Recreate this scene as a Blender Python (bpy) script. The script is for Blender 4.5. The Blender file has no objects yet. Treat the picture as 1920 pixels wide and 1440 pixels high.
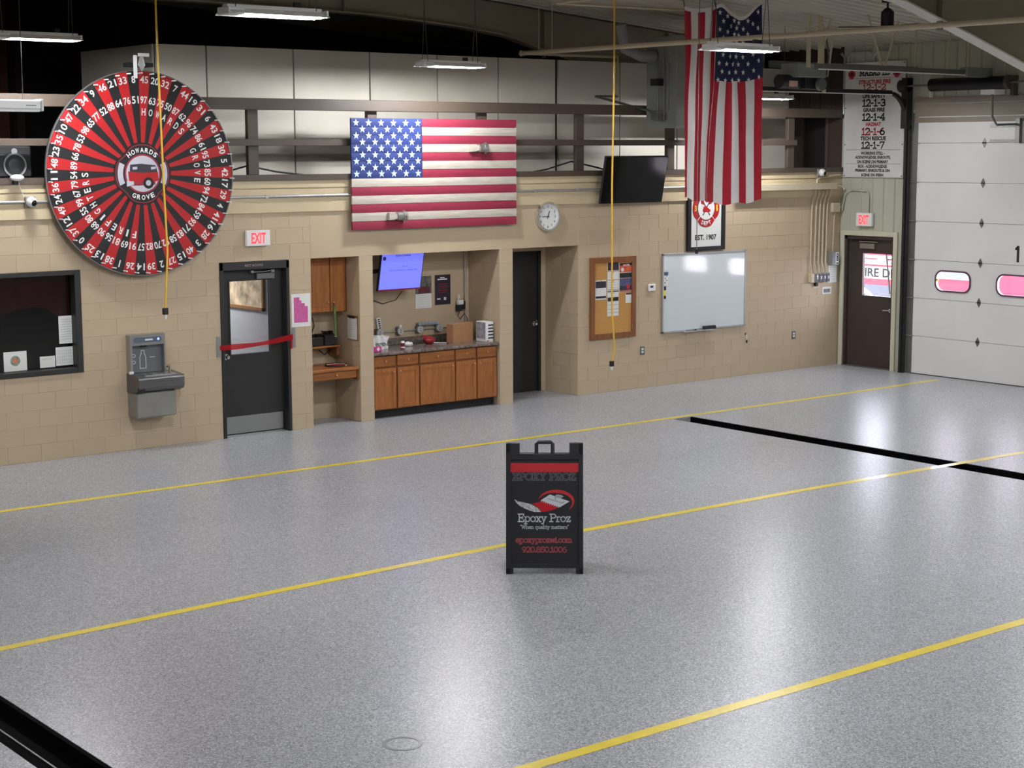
import bpy, bmesh, math, random
from mathutils import Vector, Matrix
random.seed(7)
S = bpy.context.scene
C = S.collection

# ------------------------------------------------------------------ camera
cam = bpy.data.cameras.new('camera'); co = bpy.data.objects.new('camera', cam); C.objects.link(co)
cam.sensor_width = 36.0; cam.lens = 58.96; cam.clip_end = 200
_r, _u, _f = (0.78218, -0.62304, -0.00323), (0.08825, 0.10567, 0.99048), (0.61677, 0.77502, -0.13764)
co.matrix_world = Matrix(((_r[0], _u[0], -_f[0], 0.0), (_r[1], _u[1], -_f[1], -18.745), (_r[2], _u[2], -_f[2], 3.615), (0, 0, 0, 1)))
S.camera = co
# ------------------------------------------------------------------ daylight outside, exposure
w = bpy.data.worlds.new('sky'); S.world = w; w.use_nodes = True
bg = w.node_tree.nodes['Background']; bg.inputs[0].default_value = (0.86, 0.90, 1.0, 1); bg.inputs[1].default_value = 15.0
S.view_settings.view_transform = 'Standard'; S.view_settings.look = 'None'
S.view_settings.exposure = 0.0; S.view_settings.gamma = 1.0
TUBE = 755.0           # radiance of the lamp tubes

# ------------------------------------------------------------------ materials
def lin(c):
    c = c / 255.0
    return c / 12.92 if c <= 0.04045 else ((c + 0.055) / 1.055) ** 2.4
def rgb(r, g, b): return (lin(r), lin(g), lin(b), 1.0)
MATS = {}
def mat(name, col, rough=0.6, metal=0.0, var=0.08, scale=6.0, bump=0.0, bscale=60.0, coat=0.0, emit=None, es=0.0, stretch=None, spec=0.5):
    if name in MATS: return MATS[name]
    m = bpy.data.materials.new(name); m.use_nodes = True; nt = m.node_tree
    p = nt.nodes['Principled BSDF']; c = rgb(*col)
    p.inputs['Roughness'].default_value = rough; p.inputs['Metallic'].default_value = metal
    p.inputs['Coat Weight'].default_value = coat; p.inputs['Specular IOR Level'].default_value = spec
    tc = nt.nodes.new('ShaderNodeTexCoord'); src = tc.outputs['Object']
    if stretch:
        mp = nt.nodes.new('ShaderNodeMapping'); mp.inputs['Scale'].default_value = stretch
        nt.links.new(src, mp.inputs['Vector']); src = mp.outputs['Vector']
    if var > 0:
        n = nt.nodes.new('ShaderNodeTexNoise'); n.inputs['Scale'].default_value = scale; n.inputs['Detail'].default_value = 5
        nt.links.new(src, n.inputs['Vector'])
        r = nt.nodes.new('ShaderNodeValToRGB')
        r.color_ramp.elements[0].position = 0.3; r.color_ramp.elements[1].position = 0.7
        r.color_ramp.elements[0].color = tuple(x * (1 - var) for x in c[:3]) + (1,)
        r.color_ramp.elements[1].color = tuple(min(1, x * (1 + var)) for x in c[:3]) + (1,)
        nt.links.new(n.outputs['Fac'], r.inputs['Fac']); nt.links.new(r.outputs['Color'], p.inputs['Base Color'])
    else:
        p.inputs['Base Color'].default_value = c
    if bump > 0:
        n2 = nt.nodes.new('ShaderNodeTexNoise'); n2.inputs['Scale'].default_value = bscale; n2.inputs['Detail'].default_value = 3
        nt.links.new(src, n2.inputs['Vector'])
        b = nt.nodes.new('ShaderNodeBump'); b.inputs['Strength'].default_value = bump; b.inputs['Distance'].default_value = 0.01
        nt.links.new(n2.outputs['Fac'], b.inputs['Height']); nt.links.new(b.outputs['Normal'], p.inputs['Normal'])
    if emit:
        p.inputs['Emission Color'].default_value = rgb(*emit); p.inputs['Emission Strength'].default_value = es
    MATS[name] = m
    return m

def glass(name, tint=(235, 240, 240), refl=0.08, rough=0.02):
    if name in MATS: return MATS[name]
    m = bpy.data.materials.new(name); m.use_nodes = True; nt = m.node_tree; nt.nodes.clear()
    o = nt.nodes.new('ShaderNodeOutputMaterial'); mx = nt.nodes.new('ShaderNodeMixShader')
    t = nt.nodes.new('ShaderNodeBsdfTransparent'); g = nt.nodes.new('ShaderNodeBsdfGlossy')
    t.inputs[0].default_value = rgb(*tint); g.inputs['Roughness'].default_value = rough
    mx.inputs[0].default_value = refl
    nt.links.new(t.outputs[0], mx.inputs[1]); nt.links.new(g.outputs[0], mx.inputs[2]); nt.links.new(mx.outputs[0], o.inputs[0])
    MATS[name] = m
    return m

def floor_mat():
    m = bpy.data.materials.new('flake_epoxy'); m.use_nodes = True; nt = m.node_tree; p = nt.nodes['Principled BSDF']
    L = nt.links.new
    tc = nt.nodes.new('ShaderNodeTexCoord')
    v = nt.nodes.new('ShaderNodeTexVoronoi'); v.inputs['Scale'].default_value = 110; v.inputs['Randomness'].default_value = 1
    L(tc.outputs['Object'], v.inputs['Vector'])
    sx = nt.nodes.new('ShaderNodeSeparateColor'); L(v.outputs['Color'], sx.inputs[0])
    r = nt.nodes.new('ShaderNodeValToRGB'); r.color_ramp.interpolation = 'CONSTANT'
    e = r.color_ramp.elements
    e[0].position = 0.0; e[0].color = rgb(126, 128, 133)
    e[1].position = 0.22; e[1].color = rgb(154, 156, 160)
    for pos, c in ((0.42, (168, 170, 173)), (0.66, (182, 183, 186)), (0.86, (204, 205, 208))):
        k = e.new(pos); k.color = rgb(*c)
    L(sx.outputs[0], r.inputs['Fac'])
    n = nt.nodes.new('ShaderNodeTexNoise'); n.inputs['Scale'].default_value = 0.7; n.inputs['Detail'].default_value = 4
    L(tc.outputs['Object'], n.inputs['Vector'])
    mr = nt.nodes.new('ShaderNodeMapRange'); mr.inputs['To Min'].default_value = 0.90; mr.inputs['To Max'].default_value = 1.08
    L(n.outputs['Fac'], mr.inputs['Value'])
    mx = nt.nodes.new('ShaderNodeMix'); mx.data_type = 'RGBA'; mx.blend_type = 'MULTIPLY'; mx.inputs[0].default_value = 1
    L(r.outputs['Color'], mx.inputs['A']); L(mr.outputs['Result'], mx.inputs['B']); L(mx.outputs['Result'], p.inputs['Base Color'])
    p.inputs['Roughness'].default_value = 0.29; p.inputs['Specular IOR Level'].default_value = 0.38
    n2 = nt.nodes.new('ShaderNodeTexNoise'); n2.inputs['Scale'].default_value = 55; n2.inputs['Detail'].default_value = 2
    L(tc.outputs['Object'], n2.inputs['Vector'])
    b = nt.nodes.new('ShaderNodeBump'); b.inputs['Strength'].default_value = 0.10; b.inputs['Distance'].default_value = 0.006
    L(n2.outputs['Fac'], b.inputs['Height']); L(b.outputs['Normal'], p.inputs['Normal'])
    return m

M_FLOOR = floor_mat()
M_BLOCK = mat('painted_block', (188, 168, 140), 0.55, var=0.05, scale=1.2, bump=0.12, bscale=90)
M_MORTAR = mat('painted_joint', (183, 165, 138), 0.6, var=0.04)
M_SMOOTH = mat('painted_header', (188, 168, 140), 0.5, var=0.03, scale=1.0)
M_BROWN = mat('brown_steel', (78, 66, 56), 0.5, var=0.08, scale=2)
M_CREAM = mat('cream_ledger', (200, 182, 148), 0.5, var=0.05, scale=2)
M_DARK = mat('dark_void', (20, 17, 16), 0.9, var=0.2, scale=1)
M_WOODDK = mat('dark_boards', (58, 42, 34), 0.8, var=0.2, scale=2)
M_PANEL = mat('cream_panel', (206, 199, 184), 0.6, var=0.05, scale=1.5, bump=0.05)
M_LINER = mat('liner_metal', (176, 176, 158), 0.45, var=0.04, scale=2)
M_CEIL = mat('ceiling_metal', (182, 176, 160), 0.45, var=0.05, scale=1)
M_RAFTER = mat('rafter_grey', (150, 140, 120), 0.6, var=0.06, scale=1)
M_FLANGE = mat('rafter_white', (214, 208, 198), 0.5, var=0.04)
M_YELLOW = mat('yellow_paint', (246, 220, 62), 0.3, var=0.08, scale=9, coat=0.3)
M_BLACK = mat('black_gloss', (9, 9, 10), 0.35, var=0, spec=.3)
M_BLACKM = mat('black_matte', (22, 22, 23), 0.6, var=0.1)
M_DOOR = mat('door_black', (35, 34, 33), 0.5, var=0.05, scale=3)
M_DOORBR = mat('door_brown', (60, 48, 44), 0.45, var=0.05, scale=3)
M_STEEL = mat('brushed_steel', (176, 176, 174), 0.32, 0.9, var=0.06, scale=30, stretch=(1, 1, 20))
M_STEELD = mat('dull_steel', (120, 120, 118), 0.45, 0.7, var=0.08)
M_CHROME = mat('chrome', (220, 220, 222), 0.12, 1.0, var=0)
M_WHITE = mat('white_plastic', (228, 228, 226), 0.4, var=0.02)
M_PAPER = mat('paper', (222, 222, 218), 0.8, var=0.02)
M_OAK = mat('oak', (156, 96, 46), 0.42, var=0.22, scale=4, stretch=(6, 6, 0.7), bump=0.05)
M_OAKD = mat('oak_dark', (126, 76, 36), 0.45, var=0.22, scale=4, stretch=(6, 6, 0.7))
M_OAKH = mat('oak_level', (152, 93, 44), 0.42, var=0.22, scale=4, stretch=(0.7, 6, 6))
M_RED = mat('flag_red', (176, 24, 44), 0.8, var=0.06, scale=12)
M_FWHITE = mat('flag_white', (224, 220, 216), 0.8, var=0.03)
M_BLUE = mat('flag_blue', (30, 34, 72), 0.8, var=0.06)
M_HRED = mat('hose_red', (138, 34, 58), 0.75, var=0.12, scale=5, stretch=(1, 8, 8))
M_HWHITE = mat('hose_white', (186, 178, 164), 0.75, var=0.14, scale=4, stretch=(1, 4, 8))
M_HBLUE = mat('hose_blue', (34, 50, 108), 0.75, var=0.10, scale=5, stretch=(1, 8, 8))
M_STAR = mat('star_paint', (196, 218, 240), 0.7, var=0.03)
M_GREYP = mat('grey_plastic', (128, 130, 130), 0.5, var=0.04)
M_GREYB = mat('grey_enamel', (128, 132, 126), 0.5, var=0.04)
M_PIPE = mat('beige_pipe', (196, 184, 156), 0.5, var=0.04)
M_COND = mat('conduit', (176, 178, 176), 0.4, 0.6, var=0.04)
M_TEXTB = mat('print_black', (24, 24, 26), 0.7, var=0)
M_TEXTW = mat('print_white', (235, 235, 235), 0.6, var=0)
M_TEXTR = mat('print_red', (176, 32, 40), 0.6, var=0)

# ------------------------------------------------------------------ geometry helpers (world metres)
BASE = {}
def V(*a): return Vector(a)
class G:
    def __init__(s): s.v = []; s.f = []; s.sm = []
    def add(s, vs, fs, smooth=False):
        o = len(s.v); s.v += [tuple(x) for x in vs]
        for f in fs: s.f.append([i + o for i in f]); s.sm.append(smooth)
        return s
    def box(s, x0, x1, y0, y1, z0, z1):
        x0, x1 = min(x0, x1), max(x0, x1); y0, y1 = min(y0, y1), max(y0, y1); z0, z1 = min(z0, z1), max(z0, z1)
        vs = [(x0, y0, z0), (x1, y0, z0), (x1, y1, z0), (x0, y1, z0), (x0, y0, z1), (x1, y0, z1), (x1, y1, z1), (x0, y1, z1)]
        return s.add(vs, [(0, 3, 2, 1), (4, 5, 6, 7), (0, 1, 5, 4), (1, 2, 6, 5), (2, 3, 7, 6), (3, 0, 4, 7)])
    def obox(s, c, ax, h):
        c = Vector(c); a = [Vector(k).normalized() * hh for k, hh in zip(ax, h)]
        vs = [c + a[0] * i + a[1] * j + a[2] * k for k in (-1, 1) for i, j in ((-1, -1), (1, -1), (1, 1), (-1, 1))]
        return s.add(vs, [(0, 3, 2, 1), (4, 5, 6, 7), (0, 1, 5, 4), (1, 2, 6, 5), (2, 3, 7, 6), (3, 0, 4, 7)])
    def cyl(s, p0, p1, r, n=12, r1=None, caps=True):
        p0, p1 = Vector(p0), Vector(p1); d = (p1 - p0).normalized(); r1 = r if r1 is None else r1
        a = d.orthogonal().normalized(); b = d.cross(a)
        A = [p0 + (a * math.cos(2 * math.pi * i / n) + b * math.sin(2 * math.pi * i / n)) * r for i in range(n)]
        B = [p1 + (a * math.cos(2 * math.pi * i / n) + b * math.sin(2 * math.pi * i / n)) * r1 for i in range(n)]
        s.add(A + B, [(i, (i + 1) % n, n + (i + 1) % n, n + i) for i in range(n)], True)
        if caps:
            s.add(A, [tuple(reversed(range(n)))]); s.add(B, [tuple(range(n))])
        return s
    def tube(s, pts, r, n=8):
        pts = [Vector(p) for p in pts]; m = len(pts)
        t0 = (pts[1] - pts[0]).normalized(); a = t0.orthogonal().normalized(); rings = []
        for i, p in enumerate(pts):
            t = (pts[min(i + 1, m - 1)] - pts[max(i - 1, 0)]).normalized()
            a = (a - t * a.dot(t)).normalized(); b = t.cross(a)
            rings += [p + (a * math.cos(2 * math.pi * k / n) + b * math.sin(2 * math.pi * k / n)) * r for k in range(n)]
        s.add(rings, [(i * n + k, i * n + (k + 1) % n, (i + 1) * n + (k + 1) % n, (i + 1) * n + k) for i in range(m - 1) for k in range(n)], True)
        s.add(rings[:n], [tuple(reversed(range(n)))]); s.add(rings[-n:], [tuple(range(n))])
        return s
    def prism(s, poly, o, u, v, nrm, d, back=True):
        o, u, v, nrm = Vector(o), Vector(u), Vector(v), Vector(nrm); n = len(poly)
        A = [o + u * p[0] + v * p[1] for p in poly]; B = [p + nrm * d for p in A]
        s.add(A + B, [(i, (i + 1) % n, n + (i + 1) % n, n + i) for i in range(n)])
        s.add(B, [tuple(range(n))])
        if back: s.add(A, [tuple(reversed(range(n)))])
        return s
    def ring(s, o, u, v, nrm, r0, r1, d, n=40, sx=1.0):
        o, u, v, nrm = Vector(o), Vector(u), Vector(v), Vector(nrm)
        def circ(r, k): return [o + (u * sx * math.cos(2 * math.pi * i / n) + v * math.sin(2 * math.pi * i / n)) * r + nrm * k for i in range(n)]
        a, b, c, e = circ(r0, 0), circ(r1, 0), circ(r1, d), circ(r0, d)
        vs = a + b + c + e; fs = []
        for q in range(4):
            for i in range(n):
                j = (i + 1) % n; q2 = (q + 1) % 4
                fs.append((q * n + i, q * n + j, q2 * n + j, q2 * n + i))
        return s.add(vs, fs)
    def sphere(s, c, r, n=14, m=8, sc=(1, 1, 1)):
        c = Vector(c); vs = []; fs = []
        for j in range(m + 1):
            th = math.pi * j / m
            for i in range(n):
                ph = 2 * math.pi * i / n
                vs.append(c + Vector((math.sin(th) * math.cos(ph) * sc[0], math.sin(th) * math.sin(ph) * sc[1], math.cos(th) * sc[2])) * r)
        for j in range(m):
            for i in range(n):
                fs.append((j * n + i, (j + 1) * n + i, (j + 1) * n + (i + 1) % n, j * n + (i + 1) % n))
        return s.add(vs, fs, True)
    def grid(s, fn, nu, nv, smooth=True):
        vs = [fn(i / nu, j / nv) for j in range(nv + 1) for i in range(nu + 1)]
        return s.add(vs, [(j * (nu + 1) + i, j * (nu + 1) + i + 1, (j + 1) * (nu + 1) + i + 1, (j + 1) * (nu + 1) + i) for j in range(nv) for i in range(nu)], smooth)
    def build(s, name, m, parent=None, label=None, cat=None, group=None, kind=None, bevel=0.0, recalc=True):
        if parent is not None: base = BASE[parent.name]
        else:
            xs = [p[0] for p in s.v]; ys = [p[1] for p in s.v]; zs = [p[2] for p in s.v]
            base = Vector(((min(xs) + max(xs)) / 2, (min(ys) + max(ys)) / 2, min(zs)))
        me = bpy.data.meshes.new(name)
        me.from_pydata([(p[0] - base[0], p[1] - base[1], p[2] - base[2]) for p in s.v], [], s.f)
        me.polygons.foreach_set('use_smooth', s.sm); me.materials.append(m)
        if bevel or recalc:
            b = bmesh.new(); b.from_mesh(me)
            if recalc: bmesh.ops.recalc_face_normals(b, faces=b.faces)
            if bevel: bmesh.ops.bevel(b, geom=b.edges[:], offset=bevel, segments=1, affect='EDGES', clamp_overlap=True)
            b.to_mesh(me); b.free()
        return link(name, me, parent, base, label, cat, group, kind)
def link(name, me, parent, base, label=None, cat=None, group=None, kind=None):
    o = bpy.data.objects.new(name, me); C.objects.link(o)
    if parent is not None: o.parent = parent
    else: o.location = base
    BASE[o.name] = base
    tag(o, label, cat, group, kind)
    return o
def tag(o, label=None, cat=None, group=None, kind=None):
    if label: o['label'] = label
    if cat: o['category'] = cat
    if group: o['group'] = group
    if kind: o['kind'] = kind
def thing(name, label, cat, loc, group=None, kind=None):
    o = bpy.data.objects.new(name, None); C.objects.link(o); o.location = loc; o.empty_display_size = 0.1
    BASE[o.name] = Vector(loc); tag(o, label, cat, group, kind)
    return o
def struct(name, loc): return thing(name, None, None, loc, kind='structure')
def B(*a): return G().box(*a)
def copy_tree(o, parent=None):
    c = o.copy(); C.objects.link(c); c.parent = parent
    for ch in [k for k in o.children if not k.name.startswith(('hanger', 'strip_lamp'))]: copy_tree(ch, c)
    return c
AX = (V(1, 0, 0), V(0, 0, 1), V(0, -1, 0))       # right, up, outward of the long block wall
BX = (V(0, -1, 0), V(0, 0, 1), V(-1, 0, 0))      # the same for the wall with the overhead door
_glyphs = {}
def text(s, pos, ax, h, wd, m, parent, name='lettering', bold=0.0, depth=0.0015, rot=0.0, outline=0.0, mode='fit'):
    key = (s, bold, outline)
    if key not in _glyphs:
        cu = bpy.data.curves.new('t', 'FONT'); cu.body = s; cu.size = 1.0; cu.offset = bold; cu.resolution_u = 3
        if outline: cu.fill_mode = 'NONE'; cu.bevel_depth = outline; cu.bevel_resolution = 0
        ob = bpy.data.objects.new('t', cu); C.objects.link(ob)
        dg = bpy.context.evaluated_depsgraph_get(); me = bpy.data.meshes.new_from_object(ob.evaluated_get(dg))
        vs = [v.co.copy() for v in me.vertices]; fs = [list(p.vertices) for p in me.polygons]
        bpy.data.objects.remove(ob); bpy.data.curves.remove(cu); bpy.data.meshes.remove(me)
        x0, x1 = min(v.x for v in vs), max(v.x for v in vs); y0, y1 = min(v.y for v in vs), max(v.y for v in vs)
        _glyphs[key] = (vs, fs, x0, x1, y0, y1)
    vs, fs, x0, x1, y0, y1 = _glyphs[key]
    sy = h / (y1 - y0); sx = sy if wd is None else wd / (x1 - x0)
    R, U, N = ax; c, sn = math.cos(rot), math.sin(rot); out = []
    for v in vs:
        x = (v.x - (x0 + x1) / 2) * sx; y = (v.y - (y0 + y1) / 2) * sy
        out.append(Vector(pos) + R * (x * c - y * sn) + U * (x * sn + y * c) + N * (depth + (v.z if outline else 0) * 0.1))
    g = G(); g.add(out, fs)
    return g.build(name, m, parent, recalc=False)
def star(c, ax, r, m, parent, d=0.004, rot=0.0):
    pts = []
    for i in range(10):
        a = math.pi / 2 + i * math.pi / 5 + rot; rr = r if i % 2 == 0 else r * 0.40
        pts.append((rr * math.cos(a), rr * math.sin(a)))
    return G().prism(pts, c, ax[0], ax[1], ax[2], d, back=False).build('star', m, parent)
def ngon(r, n=32, sx=1.0, a0=0.0, a1=2 * math.pi):
    return [(r * sx * math.cos(a0 + (a1 - a0) * i / n), r * math.sin(a0 + (a1 - a0) * i / n)) for i in range(n if a1 - a0 > 6.28 else n + 1)]

# ------------------------------------------------------------------ slab serif lettering drawn as strokes: (width, lines, arcs)
SL = {
 'E': (.72, [(.12, 0, .12, 1), (0, 0, .62, 0), (0, 1, .6, 1), (.12, .52, .45, .52), (.62, 0, .62, .22), (.6, 1, .6, .8), (.45, .4, .45, .64)], []),
 'P': (.72, [(.14, 0, .14, 1), (0, 0, .32, 0), (0, 1, .38, 1), (.14, .48, .38, .48)], [(.38, .74, .26, .26, 90, -90)]),
 'R': (.80, [(.14, 0, .14, 1), (0, 0, .30, 0), (0, 1, .38, 1), (.14, .48, .38, .48), (.38, .48, .62, 0), (.54, 0, .74, 0)], [(.38, .74, .26, .26, 90, -90)]),
 'O': (.84, [], [(.40, .5, .37, .5, 0, 360)]),
 'X': (.82, [(.1, 0, .64, 1), (.64, 0, .1, 1), (0, 0, .24, 0), (.5, 0, .74, 0), (0, 1, .24, 1), (.5, 1, .74, 1)], []),
 'Y': (.82, [(.08, 1, .37, .5), (.66, 1, .37, .5), (.37, .5, .37, 0), (0, 1, .2, 1), (.54, 1, .74, 1), (.22, 0, .52, 0)], []),
 'Z': (.72, [(.08, 1, .6, 1), (.6, 1, .06, 0), (.06, 0, .62, 0), (.08, 1, .08, .8), (.62, 0, .62, .22)], []),
 'W': (1.04, [(.08, 1, .26, 0), (.26, 0, .48, .9), (.48, .9, .70, 0), (.70, 0, .88, 1), (0, 1, .2, 1), (.76, 1, .96, 1)], []),
 'M': (.98, [(.12, 0, .12, 1), (.12, 1, .45, .2), (.45, .2, .78, 1), (.78, 1, .78, 0), (0, 0, .26, 0), (.64, 0, .9, 0), (0, 1, .12, 1), (.78, 1, .9, 1)], []),
 'A': (.84, [(.1, 0, .38, 1), (.38, 1, .66, 0), (.2, .36, .56, .36), (0, 0, .22, 0), (.54, 0, .76, 0)], []),
 'B': (.74, [(.14, 0, .14, 1), (0, 0, .38, 0), (0, 1, .36, 1), (.14, .53, .38, .53)], [(.36, .765, .22, .235, 90, -90), (.38, .265, .25, .265, 90, -90)]),
 'S': (.66, [(.5, .98, .5, .78), (.07, .02, .07, .22)], [(.28, .74, .22, .25, 40, 270), (.28, .25, .25, .25, 90, -140)]),
 'e': (.60, [(.04, .36, .5, .36)], [(.27, .33, .25, .33, 5, 320)]), 'o': (.62, [], [(.28, .33, .26, .33, 0, 360)]), 'c': (.56, [], [(.28, .33, .25, .33, 40, 320)]),
 'p': (.64, [(.1, -.3, .1, .64), (0, .64, .1, .64), (-.02, -.3, .24, -.3)], [(.32, .33, .23, .33, 0, 360)]), 'q': (.64, [(.48, -.3, .48, .64), (.36, -.3, .6, -.3)], [(.27, .33, .23, .33, 0, 360)]),
 'x': (.60, [(.08, 0, .46, .64), (.46, 0, .08, .64), (0, 0, .18, 0), (.36, 0, .54, 0), (0, .64, .18, .64), (.36, .64, .54, .64)], []),
 'y': (.60, [(.06, .64, .28, .04), (.48, .64, .18, -.28), (.04, -.28, .2, -.28), (0, .64, .16, .64), (.38, .64, .56, .64)], []),
 'r': (.48, [(.12, 0, .12, .64), (0, .64, .12, .64), (0, 0, .28, 0)], [(.3, .40, .18, .24, 180, 55)]), 'z': (.52, [(.05, .64, .42, .64), (.42, .64, .05, 0), (.05, 0, .44, 0), (.05, .64, .05, .48), (.44, 0, .44, .16)], []),
 'h': (.64, [(.1, 0, .1, 1), (0, 1, .1, 1), (0, 0, .22, 0), (.46, .42, .46, 0), (.36, 0, .58, 0)], [(.28, .42, .18, .23, 180, 0)]), 'n': (.64, [(.1, 0, .1, .64), (0, .64, .1, .64), (0, 0, .22, 0), (.46, .42, .46, 0), (.36, 0, .58, 0)], [(.28, .42, .18, .23, 180, 0)]),
 'm': (.94, [(.1, 0, .1, .64), (0, .64, .1, .64), (0, 0, .2, 0), (.43, .42, .43, 0), (.76, .42, .76, 0), (.35, 0, .52, 0), (.68, 0, .88, 0)], [(.265, .42, .165, .23, 180, 0), (.595, .42, .165, .23, 180, 0)]),
 'u': (.62, [(.1, .64, .1, .24), (.46, .64, .46, 0), (.46, 0, .56, 0), (0, .64, .1, .64), (.36, .64, .46, .64)], [(.28, .24, .18, .24, 180, 360)]), 'a': (.60, [(.46, .45, .46, 0), (.46, 0, .54, 0)], [(.24, .20, .20, .20, 0, 360), (.27, .44, .19, .2, 150, 0)]),
 'l': (.32, [(.12, 0, .12, 1), (0, 1, .12, 1), (0, 0, .24, 0)], []), 'i': (.32, [(.12, 0, .12, .64), (0, .64, .12, .64), (0, 0, .24, 0), (.12, .84, .12, .90)], []), 't': (.40, [(.14, .12, .14, .86), (0, .64, .32, .64)], [(.26, .12, .12, .12, 180, 330)]),
 's': (.48, [], [(.22, .48, .17, .16, 30, 270), (.22, .16, .19, .16, 90, -150)]), 'w': (.78, [(.06, .64, .2, 0), (.2, 0, .36, .56), (.36, .56, .52, 0), (.52, 0, .66, .64), (0, .64, .16, .64), (.56, .64, .74, .64)], []),
 '.': (.20, [(.07, 0, .07, .06)], []), '-': (.40, [(.05, .45, .3, .45)], []), ' ': (.34, [], []), '\u201c': (.32, [(.05, .85, .09, 1), (.18, .85, .22, 1)], []), '\u201d': (.32, [(.05, .85, .09, 1), (.18, .85, .22, 1)], []),
 '0': (.62, [], [(.28, .5, .25, .5, 0, 360)]), '1': (.46, [(.22, 0, .22, 1), (.06, .84, .22, 1), (.04, 0, .4, 0)], []), '2': (.60, [(.47, .58, .05, 0), (.05, 0, .54, 0), (.54, 0, .54, .16)], [(.27, .72, .24, .28, 165, -30)]), '3': (.60, [], [(.26, .75, .22, .25, 150, -90), (.26, .26, .25, .26, 90, -150)]),
 '4': (.62, [(.42, 0, .42, 1), (.42, 1, .03, .3), (.03, .3, .56, .3), (.3, 0, .54, 0)], []), '5': (.60, [(.48, 1, .1, 1), (.1, 1, .08, .55)], [(.25, .32, .25, .32, 130, -140)]), '6': (.60, [], [(.28, .3, .24, .3, 0, 360), (.44, .36, .40, .64, 100, 180)]), '7': (.58, [(.04, 1, .52, 1), (.52, 1, .2, 0), (.04, 1, .04, .82)], []),
 '8': (.60, [], [(.27, .75, .2, .25, 0, 360), (.27, .26, .25, .26, 0, 360)]), '9': (.60, [], [(.27, .70, .24, .3, 0, 360), (.11, .64, .40, .64, 0, -80)]),
}
def slab_text(s, pos, ax, h, wd, th, m, parent, name='lettering', depth=.0015):
    total = sum(SL[c][0] for c in s); kx = wd / total; R, U, N = ax; pos = Vector(pos) + N * depth; g = G(); x = 0.0
    def P(a, b): return pos + R * ((a - total / 2) * kx) + U * ((b - .5) * h)
    def seg(a, b):
        d = b - a
        if d.length < 1e-6: return
        d.normalize(); q = N.cross(d) * (th / 2); e = d * (th / 2)
        g.add([a - q - e, b - q + e, b + q + e, a + q - e], [(0, 1, 2, 3)])
    for c in s:
        w_, ls, ar = SL[c]
        for a in ls: seg(P(x + a[0], a[1]), P(x + a[2], a[3]))
        for cx, cy, rx, ry, a0, a1 in ar:
            n = max(4, int(abs(a1 - a0) / 22)); pts = [P(x + cx + rx * math.cos(math.radians(a0 + (a1 - a0) * i / n)), cy + ry * math.sin(math.radians(a0 + (a1 - a0) * i / n))) for i in range(n + 1)]
            for a, b in zip(pts, pts[1:]): seg(a, b)
        x += w_
    return g.build(name, m, parent, recalc=False)

# ------------------------------------------------------------------ the setting
CH = 0.2032
def cut(u0, u1, z0, z1, holes):
    us = sorted({u0, u1} | {min(max(h[k], u0), u1) for h in holes for k in (0, 1)})
    zs = sorted({z0, z1} | {min(max(h[k], z0), z1) for h in holes for k in (2, 3)})
    out = []
    for a, b in zip(us, us[1:]):
        col = []
        for c, d in zip(zs, zs[1:]):
            um, zm = (a + b) / 2, (c + d) / 2
            if any(h[0] < um < h[1] and h[2] < zm < h[3] for h in holes): continue
            if col and abs(col[-1][1] - c) < 1e-6: col[-1][1] = d
            else: col.append([c, d])
        out += [(a, b, c, d) for c, d in col]
    return out
_bm = {}
def block_mesh(wd, u, n):
    key = (round(wd, 3), tuple(u), tuple(n))
    if key in _bm: return _bm[key]
    u, n, z = Vector(u), Vector(n), Vector((0, 0, 1)); hw, hh, c = wd / 2 - 0.0018, CH / 2 - 0.0018, 0.0022
    vs = []
    for a, b, d in ((hw - c, hh - c, 0.0), (hw, hh, -c), (hw, hh, -0.03)):
        vs += [u * i * a + z * j * b + n * d for i, j in ((-1, -1), (1, -1), (1, 1), (-1, 1))]
    fs = [(0, 1, 2, 3)] + [(k, 4 + k, 4 + (k + 1) % 4, (k + 1) % 4) for k in range(4)] + [(4 + k, 8 + k, 8 + (k + 1) % 4, 4 + (k + 1) % 4) for k in range(4)]
    me = bpy.data.meshes.new('block'); me.from_pydata([tuple(v) for v in vs], [], fs); me.materials.append(M_BLOCK)
    b = bmesh.new(); b.from_mesh(me)
    for f in b.faces:
        if f.normal.dot(n) < -0.01: f.normal_flip()
    bmesh.ops.recalc_face_normals(b, faces=b.faces)
    b.faces.ensure_lookup_table()
    if b.faces[0].normal.dot(n) < 0: bmesh.ops.reverse_faces(b, faces=b.faces)
    b.to_mesh(me); b.free()
    _bm[key] = me
    return me
def blocks(parent, o, u, n, u0, u1, courses, holes=(), phase=0.0):
    o, uu, nn = Vector(o), Vector(u), Vector(n)
    for k in range(courses):
        z0 = k * CH; zm = z0 + CH / 2
        spans = [(u0, u1)]
        for h in holes:
            if h[2] < zm < h[3]:
                new = []
                for a, b in spans:
                    if h[1] <= a or h[0] >= b: new.append((a, b)); continue
                    if h[0] > a: new.append((a, h[0]))
                    if h[1] < b: new.append((h[1], b))
                spans = new
        st = phase + (0.2032 if k % 2 else 0.0)
        for a, b in spans:
            cuts = [a]; q = st + math.ceil((a - st) / 0.4064) * 0.4064
            while q < b - 0.05:
                if q > a + 0.05: cuts.append(q)
                q += 0.4064
            cuts.append(b)
            for c, d in zip(cuts, cuts[1:]):
                me = block_mesh(d - c, u, n)
                ob = bpy.data.objects.new('block', me); C.objects.link(ob); ob.parent = parent
                ob.location = o + uu * ((c + d) / 2) + Vector((0, 0, zm)) - BASE[parent.name]

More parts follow.
